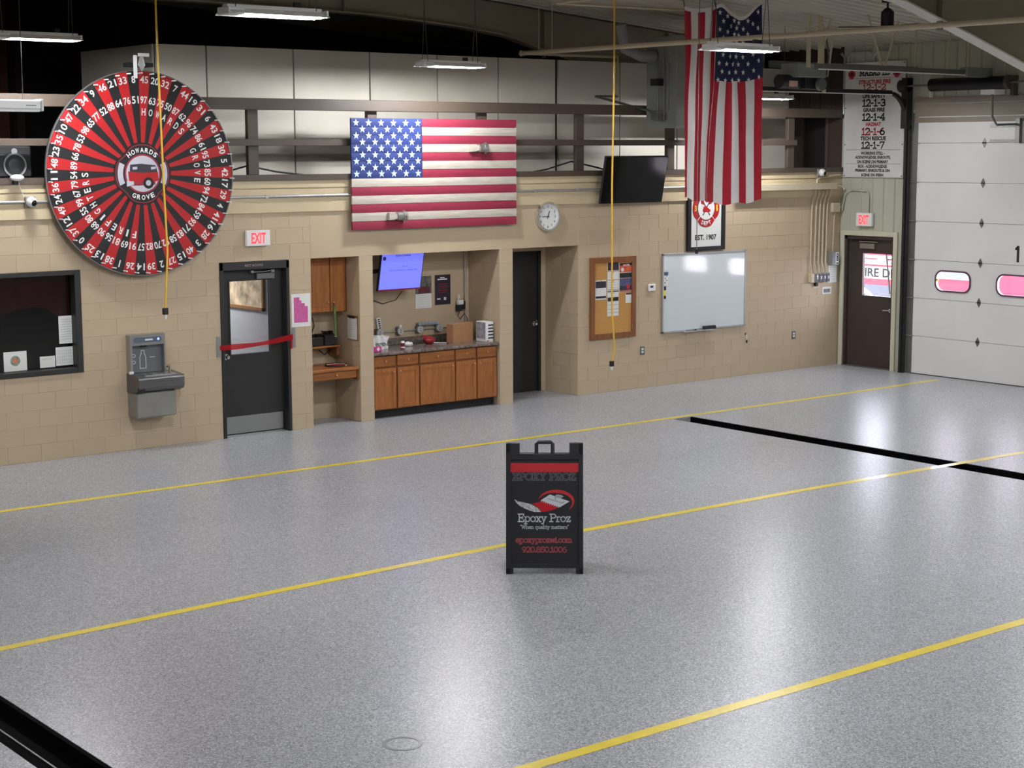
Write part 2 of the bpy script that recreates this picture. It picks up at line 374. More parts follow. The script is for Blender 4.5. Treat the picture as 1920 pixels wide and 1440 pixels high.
# floor with two drain slots
T1 = (15.72, 16.08, -14.5, -2.5); T2 = (3.73, 4.08, -14.5, -2.5)
g = G()
for a, b, c, d in cut(-4, 22.15, -26, 1.4, [T1, T2]): g.box(a, b, c, d, -0.12, 0.0)
floor = g.build('floor', M_FLOOR, kind='structure')
for pts in ([(-3.9, -2.40), (9.4, -2.43), (13.3, -2.42), (18.4, -2.41), (21.7, -2.34)],
            [(-3.9, -7.25), (4.5, -7.05), (6.8, -6.92), (9.4, -6.82), (13.4, -6.86), (21.7, -7.2)],
            [(-3.9, -11.34), (6.0, -11.35), (21.7, -11.36)]):
    vs = [(x, y + k, 0.0015) for x, y in pts for k in (-0.05, 0.05)]
    g = G(); g.add(vs, [(2 * i, 2 * i + 2, 2 * i + 3, 2 * i + 1) for i in range(len(pts) - 1)])
    g.build('floor_line', M_YELLOW, floor)
for n_, (a, b, c, d) in enumerate((T1, T2)):
    t = thing('trench_drain', ['long black floor drain running towards the overhead door wall', 'black floor drain in the near corner of the bay'][n_], 'floor drain', ((a + b) / 2, (c + d) / 2, -0.10), 'floor drains')
    B(a + .03, b - .03, c, d, -0.118, -0.09).build('channel_cover', mat('drain_black', (5, 5, 5), .9, var=0, spec=.05), t)
    B(a + .001, a + .03, c, d, -0.11, -0.004).build('drain_rim', MATS['drain_black'], t); B(b - .03, b - .001, c, d, -0.11, -0.004).build('drain_rim', MATS['drain_black'], t)
    B((a + b) / 2 - .008, (a + b) / 2 + .004, c, d, -0.09, -0.082).build('cover_seam', M_STEELD, t)
t = G().ring((5.65, -10.55, 0.0), (1, 0, 0), (0, 1, 0), (0, 0, 1), 0.10, 0.125, 0.002, 28)
t.build('floor_patch', mat('patch_grey', (130, 131, 133), .3), None, 'faint round cleanout ring on the grey floor near camera', 'floor cleanout')

# long block wall, left of the openings
WIN = (6.8, 8.37, 5 * CH, 11 * CH); DR1 = (10.23, 11.24, 0.0, 11 * CH)
def slab(name, rects, y0, y1, m, parent=None, kind=None):
    g = G()
    for a, b, c, d in rects: g.box(a, b, y0, y1, c, d)
    return g.build(name, m, parent, kind=kind)
wl = slab('wall_back_left', cut(-4, 11.57, 0, 14 * CH, [WIN, DR1]), 0.0035, 0.2, M_MORTAR, kind='structure')
blocks(wl, (0, 0, 0), (1, 0, 0), (0, -1, 0), 6.2, 11.57, 14, [WIN, DR1], phase=0.08)
wr = slab('wall_back_right', [(16.1735, 22.0, 0, 14 * CH)], 0.0035, 0.9, M_MORTAR, kind='structure')
blocks(wr, (0, 0, 0), (1, 0, 0), (0, -1, 0), 16.17, 22.0, 14, phase=16.17)
blocks(wr, (16.17, 0, 0), (0, 1, 0), (-1, 0, 0), 0.0, 0.76, 11, phase=0.2)
for xa, xb, dep in ((12.32, 12.54, 0.63), (14.70, 14.94, 0.74)):
    p = B(xa + .0035, xb - .0035, .0035, .8, 0, 11 * CH).build('wall_pier', M_MORTAR, kind='structure')
    blocks(p, (0, 0, 0), (1, 0, 0), (0, -1, 0), xa, xb, 11, phase=xa)
    blocks(p, (xa, 0, 0), (0, 1, 0), (-1, 0, 0), 0.0, dep, 11, phase=0.2)
B(11.57, 16.17, 0.0, 0.9, 11 * CH, 14 * CH).build('wall_header', M_SMOOTH, kind='structure')
g = B(11.30, 12.33, .63, .8, 0, 11 * CH); g.box(11.50, 11.565, .2, .8, 0, 11 * CH); g.build('wall_niche_desk', M_SMOOTH, kind='structure')
B(12.5, 14.72, .74, .9, 0, 11 * CH).build('wall_niche_counter', M_SMOOTH, kind='structure')
g = G()
for a, b, c, d in cut(14.9, 16.2, 0, 11 * CH, [(15.12, 16.09, 0, 2.13)]): g.box(a, b, .76, .9, c, d)
g.build('wall_niche_door', M_SMOOTH, kind='structure')
# ledger boards and brown cap along the top of the block wall
for i, (z0, z1, y) in enumerate(((2.845, 3.035, -.03), (3.048, 3.145, -.02), (3.155, 3.25, -.03))):
    B(-4, 22.0, y, .2, z0, z1).build('trim_%d' % (i + 1), M_CREAM, kind='structure')
B(-4, 22.0, -.01, .2, 2.84, 3.25).build('trim_4', M_SMOOTH, kind='structure')
B(-4, 22.0, -.06, .12, 3.25, 3.325).build('trim_5', M_BROWN, kind='structure')
B(-4, 22.0, .12, 7.0, 3.16, 3.25).build('floor_loft', M_WOODDK, kind='structure')

# loft: cream panels behind the railing, dark void beyond
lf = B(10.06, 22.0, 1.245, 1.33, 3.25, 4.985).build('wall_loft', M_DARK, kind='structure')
xs = [10.05, 10.78, 12.10, 13.34, 14.51, 15.63, 16.77, 18.07, 19.33, 20.6, 22.0]
for i, (a, b) in enumerate(zip(xs, xs[1:])):
    ga, gb = (.035 if i == 6 else .012), (.035 if i == 5 else .012)
    B(a + ga, b - gb, 1.2, 1.245, 3.25, 4.99).build('panel', M_PANEL, lf)
B(10.03, 10.06, 1.26, 3.4, 3.25, 4.99).build('panel', M_PANEL, lf)
vo = G().box(-4, 22.1, 7.0, 7.1, 3.2, 7.6).build('wall_void', M_DARK, kind='structure')  # the loft's unlit darkness is put into this near-black wall colour
for x in (8.9, 10.5, 12.1, 13.7): B(x, x + .12, 6.85, 7.0, 3.25, 7.4).build('stud', M_WOODDK, vo)
B(9.3, 10.4, 6.93, 6.99, 3.25, 6.9).build('board', mat('void_boards', (96, 54, 40), .85, var=.15), vo)

# wall with overhead door and exit door
DR2 = (-1.15, -0.12, 0.0, 2.2); GD = (-5.72, -1.45, 0.0, 4.10)
g = G()
for a, b, c, d in cut(-26, 0.0, 0, 5.5, [DR2, GD]): g.box(22.012, 22.16, a, b, c, d)
g.box(22.012, 22.16, 0, 7.0, 0, 3.25)
wb = g.build('wall_right', M_LINER, kind='structure')
def liner(y0, y1, z0, z1):                    # ribbed metal sheet with its ribs running upright
    prof = [(y0, 22.0)]; y = math.floor(y0 / 0.2286) * 0.2286
    while y < y1:
        for dy, x in ((.0, 22.0), (.012, 21.98), (.042, 21.98), (.054, 22.0)):
            if y0 < y + dy < y1: prof.append((y + dy, x))
        y += 0.2286
    prof.append((y1, 22.0)); vs = [(x, y, z) for y, x in prof for z in (z0, z1)]
    G().add(vs, [(2 * i, 2 * i + 2, 2 * i + 3, 2 * i + 1) for i in range(len(prof) - 1)]).build('liner_sheet', M_LINER, wb)
liner(-.115, -.002, 0, 5.3); liner(-1.15, -.115, 2.25, 5.3); liner(-1.42, -1.15, 0, 5.3); liner(-5.8, -1.42, 4.46, 5.3); liner(-9, -5.8, 0, 5.3)
lw = G()
for a, b, c, d in cut(0.0, 7.0, 3.25, 5.5, [(.36, .86, 3.3, 4.15)]): lw.box(22.0, 22.12, a, b, c, d)
lw = lw.build('wall_loft_right', M_WOODDK, kind='structure')
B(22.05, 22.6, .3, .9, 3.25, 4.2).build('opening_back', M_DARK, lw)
B(21.985, 22.0, .30, .36, 3.25, 4.2).build('opening_trim', M_BROWN, lw)
for k in range(5): B(21.99, 22.0, .02 + k * .235, .245 + k * .235, 4.2, 5.28).build('board', M_WOODDK, lw)

# unseen sides that close the bay
B(-4.15, -4.0, -26, 7.1, 0, 7.7).build('wall_left', M_PANEL, kind='structure')
B(-4, 22.1, -26.15, -26.0, 0, 7.7).build('wall_front', M_PANEL, kind='structure')
# sloping ribbed ceiling
def zc(x): return 5.31 + (22.0 - x) / 12.0
prof = []; y = -26.1
while y < 7.1:
    prof += [(y, 0), (y + .17, 0), (y + .185, -.028), (y + .215, -.028)]; y += 0.23
vs = [(x, y, zc(x) + dz) for y, dz in prof for x in (22.15, -4.1)]
ce = G().add(vs, [(2 * i, 2 * i + 1, 2 * i + 3, 2 * i + 2) for i in range(len(prof) - 1)])
ce.add([(22.15, -26.1, zc(22.15) + .1), (-4.1, -26.1, zc(-4.1) + .1), (-4.1, 7.1, zc(-4.1) + .1), (22.15, 7.1, zc(22.15) + .1)], [(0, 1, 2, 3)])
ce.build('ceiling', M_CEIL, kind='structure')
# tapered steel rafters
RP = [(4.0, 5.6), (11.3, 5.57), (13.5, 5.53), (15.0, 5.43), (15.9, 5.33), (17.1, 5.01), (18.4, 4.64), (19.8, 4.24), (21.3, 3.82), (21.55, 3.70)]
for k, fy in enumerate((1.37, -6.0, -13.4)):
    r = struct('rafter', (15.0, fy, 3.7))
    top = [(x, zc(x) - .03) for x, z in reversed(RP)]
    G().prism([(x, z) for x, z in RP] + top, (0, fy + .006, 0), (1, 0, 0), (0, 0, 1), (0, -1, 0), .012).build('web', M_RAFTER, r)
    vs = [(x, fy + s, z + dz) for x, z in RP for dz in (0, -.02) for s in (-.1, .1)]
    fs = [(4 * i + a, 4 * i + b, 4 * i + 4 + b, 4 * i + 4 + a) for i in range(len(RP) - 1) for a, b in ((0, 1), (1, 3), (3, 2), (2, 0))]
    G().add(vs, fs).build('flange', M_FLANGE if k else M_RAFTER, r)
    if k != 0: B(21.55, 21.98, fy - .1, fy + .1, 0, 5.2).build('column', M_RAFTER, r)
    for x in (13.0, 16.6, 19.2): B(x - .01, x + .01, fy - .09, fy - .006, RP[1][1] - .55 if x > 16 else 5.55, zc(x) - .05).build('stiffener', M_RAFTER, r)

# door_1: black rest room door with glass, in a black frame
d1 = struct('door_1', (10.73, .1, 0))
x0, x1, zt = 10.232, 11.238, 2.232
for nm, a, b, c, d in (('frame_jamb', x0, x0 + .045, 0, zt), ('frame_jamb', x1 - .045, x1, 0, zt), ('frame_head', x0, x1, zt - .10, zt)):
    B(a, b, -.012, .2, c, d).build(nm, M_DOOR, d1, bevel=.004)
lx0, lx1 = x0 + .048, x1 - .048; GX = (10.42, 11.00, 1.05, 1.985)
leaf = slab('leaf', cut(lx0, lx1, .012, zt - .103, [GX]), .10, .145, M_DOOR, d1)
for a, b, c, d in ((GX[0] - .02, GX[1] + .02, GX[2] - .02, GX[2]), (GX[0] - .02, GX[1] + .02, GX[3], GX[3] + .02), (GX[0] - .02, GX[0], GX[2], GX[3]), (GX[1], GX[1] + .02, GX[2], GX[3])):
    B(a, b, .092, .1, c, d).build('glass_bead', M_DOOR, leaf)
B(GX[0], GX[1], .118, .124, GX[2], GX[3]).build('pane', glass('door_glass', (225, 228, 232), .06), d1)
B(lx0 + .03, lx1 - .03, .095, .1, .03, .25).build('kick_plate', M_STEEL, d1)
k = G().cyl((lx0 + .06, .1, 1.03), (lx0 + .06, .085, 1.03), .038, 18); k.cyl((lx0 + .06, .085, 1.03), (lx0 + .06, .055, 1.03), .014, 12); k.sphere((lx0 + .06, .035, 1.03), .03); k.build('knob', M_CHROME, d1)
c1 = B(10.80, 11.06, .055, .1, 2.00, 2.075).build('door_closer', M_STEELD, d1, bevel=.004)
G().tube([(10.72, .03, 2.10), (10.86, .02, 2.098), (11.02, .06, 2.105)], .008).build('closer_arm', M_CHROME, c1)
B(11.0, 11.05, .04, .1, 2.085, 2.115).build('closer_shoe', M_STEEL, c1)
B(10.695, 10.735, .02, .06, 2.085, 2.115).build('closer_shoe', M_STEEL, c1)
text('REST ROOMS', (10.72, -.012, 2.186), AX, .030, .26, mat('stencil_grey', (170, 150, 145), .7, var=0), d1)
for zz in (.25, 1.1, 1.95): G().cyl((lx1 + .003, .09, zz - .05), (lx1 + .003, .09, zz + .05), .009, 8).build('hinge', M_DOOR, d1)
# the lit passage behind that door
M_PASS = mat('passage_paint', (176, 176, 180), .6, var=.02)
pw = B(11.24, 11.30, .2, 4.0, 0, 2.6).build('wall_passage_right', M_PASS, kind='structure')
g = B(9.3, 11.3, 4.0, 4.1, 0, 2.6); g.box(9.3, 9.4, .2, 4, 0, 2.6); g.box(9.3, 11.3, .2, 4.1, 2.6, 2.7); g.build('wall_passage_back', M_PASS, kind='structure')
B(9.3, 11.3, .2, 4.1, -.1, 0).build('floor_passage', M_PASS, kind='structure')
pic = thing('framed_picture', 'framed sepia picture on the passage wall behind the door glass', 'picture', (11.22, 1.15, 1.5))
M_PFR = mat('gilt_frame', (150, 104, 62), .4, var=.1)
for a, b, c, d in ((.62, 1.62, 1.52, 1.56), (.62, 1.62, 2.16, 2.20), (.62, .66, 1.52, 2.2), (1.58, 1.62, 1.52, 2.2)):
    B(11.205, 11.24, a, b, c, d).build('frame_rail', M_PFR, pic)
pm = mat('sepia_print', (196, 176, 146), .6, var=.6, scale=7); B(11.225, 11.238, .66, 1.58, 1.56, 2.16).build('print', pm, pic)
B(11.20, 11.24, 1.62, 1.68, 1.46, 2.24).build('frame_edge', M_BLACKM, pic)
B(14.9, 16.3, .905, 1.0, -.02, 2.4).build('light_stop_behind_door', M_DARK, kind='structure')  # unseen slab added to keep daylight out of the gap under door_3
lp = thing('passage_lamp', 'ceiling lamp in the passage behind the rest room door', 'lamp', (10.4, 2.0, 2.55))
B(10.2, 10.6, 1.7, 2.3, 2.56, 2.6).build('lamp_panel', mat('lamp_glow', (255, 250, 240), emit=(255, 248, 238), es=6.0, var=0), lp)
ld = bpy.data.lights.new('passage_light', 'AREA'); ld.size = .5; ld.energy = 85; ld.color = (1, .95, .90); lo = bpy.data.objects.new('passage_light', ld); C.objects.link(lo); lo.parent = lp; lo.location = (0, 0, -.02)

# window_1: office window with papers
w1 = struct('window_1', (7.6, 0, 1.016))
for nm, a, b, c, d in (('frame_stile', 8.295, 8.372, 1.014, 2.237), ('frame_sill', 6.8, 8.295, 1.014, 1.075), ('frame_head', 6.8, 8.295, 2.18, 2.237), ('frame_stile', 6.8, 6.86, 1.075, 2.18)):
    B(a, b, -.02, .2, c, d).build(nm, M_DOOR, w1, bevel=.005)
B(6.86, 8.295, .115, .12, 1.075, 2.18).build('pane', glass('office_glass', (205, 205, 205), .05), w1)
g = B(6.2, 10.1, 2.4, 2.5, 0, 2.7); g.box(6.1, 6.2, .2, 2.5, 0, 2.7); g.box(9.2, 9.3, .2, 2.5, 0, 2.7); g.box(6.1, 9.3, .2, 2.5, 2.6, 2.7); g.box(6.1, 9.3, .2, 2.5, -.1, 0)
g.build('wall_office', mat('office_dark', (58, 56, 56), .8, var=.1), kind='structure')
g = G().grid(lambda u, v: (6.86 + u * 1.45, .16 + .015 * math.sin(u * 40) * (1 - v * .4), 2.2 - v * (.44 + .05 * math.sin(u * 7) + (.14 * max(0, u - .75) / .25))), 60, 8)
g.build('valance', mat('maroon_cloth', (120, 52, 68), .9, var=.2, scale=3), None, 'dark maroon valance hanging inside the office window', 'curtain')
def paper(x0, x1, z0, z1, y, label, name='paper_notice', rows=0, m=None, cat='paper', group=None, tilt=0.0):
    t = thing(name, label, cat, ((x0 + x1) / 2, y, z0), group)
    B(x0, x1, y - .002, y, z0, z1).build('sheet', m or M_PAPER, t)
    for r in range(rows):
        zz = z1 - (z1 - z0) * (.12 + .8 * r / max(1, rows))
        B(x0 + (x1 - x0) * .12, x1 - (x1 - x0) * random.uniform(.1, .4), y - .003, y - .002, zz - .004, zz).build('print_line', mat('print_grey', (150, 154, 158), .8, var=0), t)
    return t
OG = 'papers taped inside the office window'
paper(8.13, 8.33, 1.36, 1.69, .112, 'tall letter page in the office window above the calendar', rows=9, group=OG)
t = paper(8.08, 8.32, 1.10, 1.32, .112, 'printed calendar grid in the lower corner of the office window', name='calendar', rows=0, cat='calendar', group=OG)
for i in range(8): B(8.10 + i * .028, 8.102 + i * .028, .109, .11, 1.13, 1.28).build('print_line', MATS['print_grey'], t)
for i in range(5): B(8.10, 8.30, .109, .11, 1.13 + i * .037, 1.132 + i * .037).build('print_line', MATS['print_grey'], t)
t = paper(7.88, 8.07, 1.09, 1.225, .112, 'small white card left of the calendar in the office window', group=OG)
text('*****', (7.97, .11, 1.19), AX, .015, .13, MATS['print_grey'], t, 'print_line')
t = paper(7.44, 7.72, 1.08, 1.31, .112, 'sheet with a round coloured seal in the office window', group=OG)
G().prism(ngon(.06, 24), (7.58, .11, 1.20), *AX, .001).build('seal', mat('seal_green', (120, 140, 120), .7, var=.5, scale=30), t)
G().prism(ngon(.035, 20), (7.58, .109, 1.20), *AX, .001).build('seal_centre', mat('seal_red', (190, 120, 96), .7, var=.4, scale=30), t)

# door_2: brown exit door in the liner wall
d2 = struct('door_2', (22.0, -.63, 0))
M_TRIMG = mat('pale_trim', (196, 192, 170), .5, var=.04)
for nm, a, b, c, d in (('casing', -.12, -.045, 0, 2.28), ('casing', -1.23, -1.15, 0, 2.28), ('casing', -1.15, -.12, 2.2, 2.28)):
    B(21.965, 22.012, a, b, c, d).build(nm, M_TRIMG, d2)
for nm, a, b, c, d in (('frame_jamb', -.17, -.12, 0, 2.2), ('frame_jamb', -1.15, -1.11, 0, 2.2), ('frame_head', -1.15, -.12, 2.14, 2.2)):
    B(21.99, 22.16, a, b, c, d).build(nm, M_DOORBR, d2)
G2 = (-1.07, -.46, 1.205, 1.905)
g = G()
for a, b, c, d in cut(-1.11, -.17, .012, 2.14, [G2]): g.box(22.06, 22.105, a, b, c, d)
g.build('leaf', M_DOORBR, d2)
B(22.05, 22.06, -.185, -.178, 0.01, 2.13).build('weather_strip', M_STEEL, d2)
B(22.08, 22.086, *G2[:2], *G2[2:]).build('pane', glass('exit_glass', (250, 250, 252), .04), d2)
for a, b, c, d in ((G2[0] - .02, G2[1] + .02, G2[2] - .02, G2[2]), (G2[0] - .02, G2[1] + .02, G2[3], G2[3] + .02), (G2[0] - .02, G2[0], G2[2], G2[3]), (G2[1], G2[1] + .02, G2[2], G2[3])):
    B(22.052, 22.06, a, b, c, d).build('glass_bead', M_DOORBR, d2)
c2 = B(22.01, 22.06, -.72, -.42, 1.985, 2.075).build('door_closer', M_STEEL, d2, bevel=.004)
G().tube([(22.0, -.42, 2.10), (21.99, -.6, 2.105), (22.03, -.78, 2.10)], .008).build('closer_arm', M_CHROME, c2)
k = G().cyl((22.06, -1.07, .985), (22.03, -1.07, .985), .03, 14); k.cyl((22.03, -1.07, .985), (22.0, -1.07, .985), .011, 10); k.tube([(22.005, -1.08, .985), (22.0, -1.0, .985), (22.0, -.95, .98)], .01); k.build('lever', M_CHROME, d2)
B(22.04, 22.06, -1.105, -1.04, 1.13, 1.17).build('deadbolt', M_BLACKM, d2)
B(21.97, 22.1, -1.15, -.12, -.002, .015).build('threshold', M_STEELD, d2)

# door_3: plain black door at the back of the deep niche
d3 = struct('door_3', (15.6, .8, 0))
B(15.125, 16.04, .80, .845, .01, 2.10).build('leaf', M_DOOR, d3)
for a, b, c, d in ((16.04, 16.09, 0, 2.13), (15.12, 15.125, 0, 2.13), (15.12, 16.09, 2.10, 2.13)): B(a, b, .765, .9, c, d).build('frame_jamb', M_DOOR, d3)
k = G().cyl((15.97, .8, 1.03), (15.97, .785, 1.03), .036, 16); k.cyl((15.97, .785, 1.03), (15.97, .75, 1.03), .013, 10); k.sphere((15.97, .735, 1.03), .03); k.build('knob', M_CHROME, d3)
B(16.02, 16.04, .79, .8, 1.0, 1.08).build('latch_plate', M_STEEL, d3)

# ------------------------------------------------------------------ strip lights
M_GLOW = mat('lamp_tube', (255, 255, 255), emit=(248, 250, 255), es=TUBE, var=0)
M_WIRE = mat('wire', (70, 68, 64), .6, var=0)
def make_light(label, on=True):
    t = thing('strip_light', label, 'strip light', (0, 0, 0), 'hanging strip lights')
    L = .47
    B(-L, L, -.045, .045, .03, .085).build('housing', M_WHITE, t, bevel=.006)
    for s in (-1, 1):
        g = G().add([(-L, s * .04, .05), (L, s * .04, .05), (L, s * .17, .0), (-L, s * .17, .0), (-L, s * .04, .056), (L, s * .04, .056), (L, s * .17, .006), (-L, s * .17, .006)],
                    [(0, 1, 2, 3), (4, 5, 6, 7), (0, 4, 5, 1), (2, 6, 7, 3), (1, 5, 6, 2), (0, 4, 7, 3)])
        g.build('reflector', M_WHITE, t)
        if on: G().cyl((-L + .16, s * .05, .006), (L - .02, s * .05, .006), .011, 8).build('tube', M_GLOW, t)
    B(-L - .02, -L + .14, -.10, .10, -.004, .06).build('driver_box', M_WHITE, t, bevel=.006)
    B(L - .02, L, -.15, .15, .0, .06).build('end_cap', M_WHITE, t)
    B(L - .26, L - .20, -.02, .02, .085, .13).build('plug', M_BLACKM, t)
    return t
PROTO = None
def place_light(x, y, z, label):
    global PROTO
    if PROTO is None: PROTO = make_light(label); o = PROTO
    else: o = copy_tree(PROTO)
    o.location = (x, y, z); o['label'] = label
    for sx in (-.40, .40):
        h = zc(x + sx) - z - .03; g = G()
        for s in (-.06, .06): g.cyl((sx, s, .06), (sx * 1.02, 0, h * .55), .004, 5)
        g.cyl((sx * 1.02, 0, h * .55), (sx * 1.02, 0, h), .004, 5)
        me = g
        ob = me.build('hanger', M_WIRE, PROTO)      # local to the light
        if o is not PROTO: ob.parent = o
BASE_L = [(7.6, -5.9, 4.77, 'lit strip light nearest the upper left, above the prize wheel cord'),
          (13.46, -5.82, 4.68, 'lit strip light hanging in front of the draped flag'),
          (7.55, -.95, 4.83, 'lit strip light at the left edge before the dark loft'),
          (13.12, -1.0, 4.69, 'lit strip light in front of the cream loft panels'),
          (19.15, -.9, 4.385, 'small lit strip light half hidden behind the draped flag')]
for a in BASE_L: place_light(*a)
for x, y, z, lb in ((1.5, -6, 5.1, 'strip light over the far left of the bay'), (7.6, -11, 5.1, 'strip light over the middle of the bay, second row from the block wall'), (13.6, -11, 4.95, 'strip light over the bay between drain and whiteboard wall'), (19.6, -6.4, 4.42, 'strip light close to the overhead door'), (7.6, -16, 5.1, 'strip light over the near left of the bay'), (13.6, -16, 4.95, 'strip light over the near right of the bay')):
    place_light(x, y, z, lb)
t = thing('strip_light_cover', 'white enclosed light casing at the left edge before the loft rail', 'strip light', (6.8, -1.36, 4.05))
B(6.2, 7.36, -1.46, -1.26, 4.07, 4.17).build('casing', M_WHITE, t, bevel=.015)
B(7.36, 7.385, -1.47, -1.25, 4.05, 4.18).build('end_cap', M_WHITE, t, bevel=.008)
B(6.2, 7.36, -1.42, -1.30, 4.045, 4.07).build('diffuser', M_WHITE, t)
for x in (6.4, 7.2): G().cyl((x, -1.36, 4.17), (x, -1.36, zc(x) - .03), .004, 6).build('hanger', M_WIRE, t)
B(7.19, 7.30, -1.462, -1.459, 4.105, 4.115).build('maker_plate', MATS['print_grey'], t)

# ------------------------------------------------------------------ loft railing
t = thing('guard_rail', 'brown steel guard rail along the loft edge', 'railing', (13, .06, 3.325))
B(-4, 22.0, -.03, .05, 4.14, 4.285).build('top_rail', M_BROWN, t, bevel=.006)
B(-4, 20.88, -.01, .05, 3.69, 3.775).build('mid_rail', M_BROWN, t, bevel=.004)
for x in (7.15, 8.97, 10.79, 12.60, 14.45, 16.25, 18.09, 19.93, 20.80): B(x - .075, x + .075, .05, .12, 3.325, 4.285).build('post', M_BROWN, t, bevel=.004)
# double loudspeaker and clutter in the loft
t = thing('loudspeaker', 'black double loudspeaker behind the loft rail at far left', 'loudspeaker', (7.55, .35, 3.325))
B(7.0, 7.93, .22, .5, 3.325, 3.69).build('cabinet', M_BLACKM, t, bevel=.02)
for x in (7.28, 7.72):
    G().ring((x, .22, 3.47), *AX, .12, .14, .015, 28).build('cone_ring', M_GREYP, t)
    G().cyl((x, .23, 3.47), (x, .212, 3.47), .12, 24, .04).build('cone', mat('cone_grey', (58, 60, 62), .5, var=.05), t)
    G().cyl((x, .22, 3.63), (x, .21, 3.63), .035, 16).build('tweeter', M_GREYP, t)
B(7.25, 7.6, .21, .22, 3.585, 3.592).build('trim_strip', M_STEELD, t)
for pts, lb in (([(10.1, .3, 3.262), (10.75, .135, 3.44), (11.2, .2, 3.36), (12.1, .25, 3.262)], 'black cable sagging along the loft deck beside the wheel'),
                ([(15.1, .2, 3.262), (15.7, .15, 3.35), (16.15, .135, 3.46), (16.6, .15, 3.38), (17.2, .2, 3.262)], 'black cable looped round the loft rail post near the wall screen')):
    G().tube(pts, .012, 6).build('cable', M_BLACKM, None, lb, 'cable')

# ------------------------------------------------------------------ overhead door and its hardware
M_OHD = mat('door_white', (226, 225, 222), .5, var=.03, scale=1.5, bump=.04, bscale=25)
t = thing('overhead_door', 'white sectional overhead door with small rounded windows', 'garage door', (22.02, -3.58, 0))
wins = (-2.325, -3.48, -4.64); PH = .6195
def rloop(cy, cz, hw, hh, r, n=8):
    out = []
    for sx, sz, a in ((1, 1, 0), (-1, 1, 90), (-1, -1, 180), (1, -1, 270)):
        for i in range(n + 1):
            th = math.radians(a + 90 * i / n); out.append((cy + sx * (hw - r) + r * math.cos(th), cz + sz * (hh - r) + r * math.sin(th)))
    return out
for k in range(7):
    z0, z1 = k * PH + .003, min((k + 1) * PH - .003, 4.25)
    holes = [(c - .37, c + .37, 1.34, 1.74) for c in wins] if k == 2 else []
    g = G()
    for a, b, c, d in cut(-5.72, -1.46, z0, z1, holes): g.box(22.005, 22.055, a, b, c, d)
    pn = g.build('door_section', M_OHD, t)
    if k: B(22.035, 22.053, -5.72, -1.46, k * PH - .02, k * PH + .02).build('joint_light_stop', M_STEELD, t)  # strip added behind each joint to stop daylight leaking through
    if k == 2:
        for c in wins:
            lo_, li = rloop(c, 1.54, .37, .20, .002), rloop(c, 1.54, .325, .155, .12); n = len(lo_)
            vs = [(22.005, y, z) for y, z in lo_] + [(22.005, y, z) for y, z in li] + [(22.055, y, z) for y, z in li]
            G().add(vs, [(i, (i + 1) % n, n + (i + 1) % n, n + i) for i in range(n)] + [(n + i, n + (i + 1) % n, 2 * n + (i + 1) % n, 2 * n + i) for i in range(n)]).build('window_surround', M_OHD, pn)
            lj, lk = rloop(c, 1.54, .343, .173, .135), rloop(c, 1.54, .318, .148, .115)
            vs = [(x, y, z) for L_ in (lj, lk) for x in (22.004, 21.99) for y, z in L_]
            G().add(vs, [(q + i, q + (i + 1) % n, r_ + (i + 1) % n, r_ + i) for q, r_ in ((0, n), (n, 3 * n), (3 * n, 2 * n), (2 * n, 0)) for i in range(n)]).build('window_gasket', mat('gasket', (96, 62, 78), .6, var=0), pn)
            G().prism([(-(y - c), z - 1.54) for y, z in rloop(c, 1.54, .33, .16, .125)][::-1], (22.03, c, 1.54), *BX, .004).build('pane', glass('ohd_glass', (252, 246, 250), .04), pn)
    if 0 < k:
        z = k * PH
        for hy in (-2.83, -4.05, -5.25):
            G().prism([(0, -.075), (.032, -.02), (.032, .02), (0, .075), (-.032, .02), (-.032, -.02)], (22.005, hy, z), *BX, .008).build('hinge', M_STEELD, t)
            G().cyl((21.99, hy - .03, z), (21.99, hy + .03, z), .009, 8).build('hinge_pin', M_BLACKM, t)
        G().prism([(-.04, -.05), (.05, -.015), (.06, 0), (.05, .015), (-.04, .05)], (22.0, -1.50, z), *BX, .012).build('roller_bracket', M_STEELD, t)
        G().cyl((21.975, -1.42, z), (21.975, -1.6, z), .008, 8).build('roller_shaft', M_STEEL, t)
B(21.995, 22.005, -1.56, -1.46, 0, 4.2).build('end_stile', M_STEELD, t)
B(22.0, 22.05, -5.72, -1.46, -.001, .012).build('bottom_seal', M_BLACKM, t)
G().prism([(-.045, .06), (-.045, .085), (-.01, .125), (.03, .125), (.03, -.125), (-.012, -.125), (-.012, .06)], (22.005, -3.50, 2.03), *BX, .002).build('number', M_TEXTB, t)
B(21.985, 22.005, -3.45, -2.93, 3.95, 4.0).build('top_strut', M_STEELD, t); B(21.985, 22.005, -3.42, -2.93, 3.73, 3.765).build('top_strut', M_STEELD, t)
B(21.93, 22.005, -3.50, -3.43, 3.71, 4.08).build('arm_bracket', M_STEELD, t)
B(22.0, 22.0065, -2.04, -2.0, 1.53, 1.57).build('sticker', M_YELLOW, t)
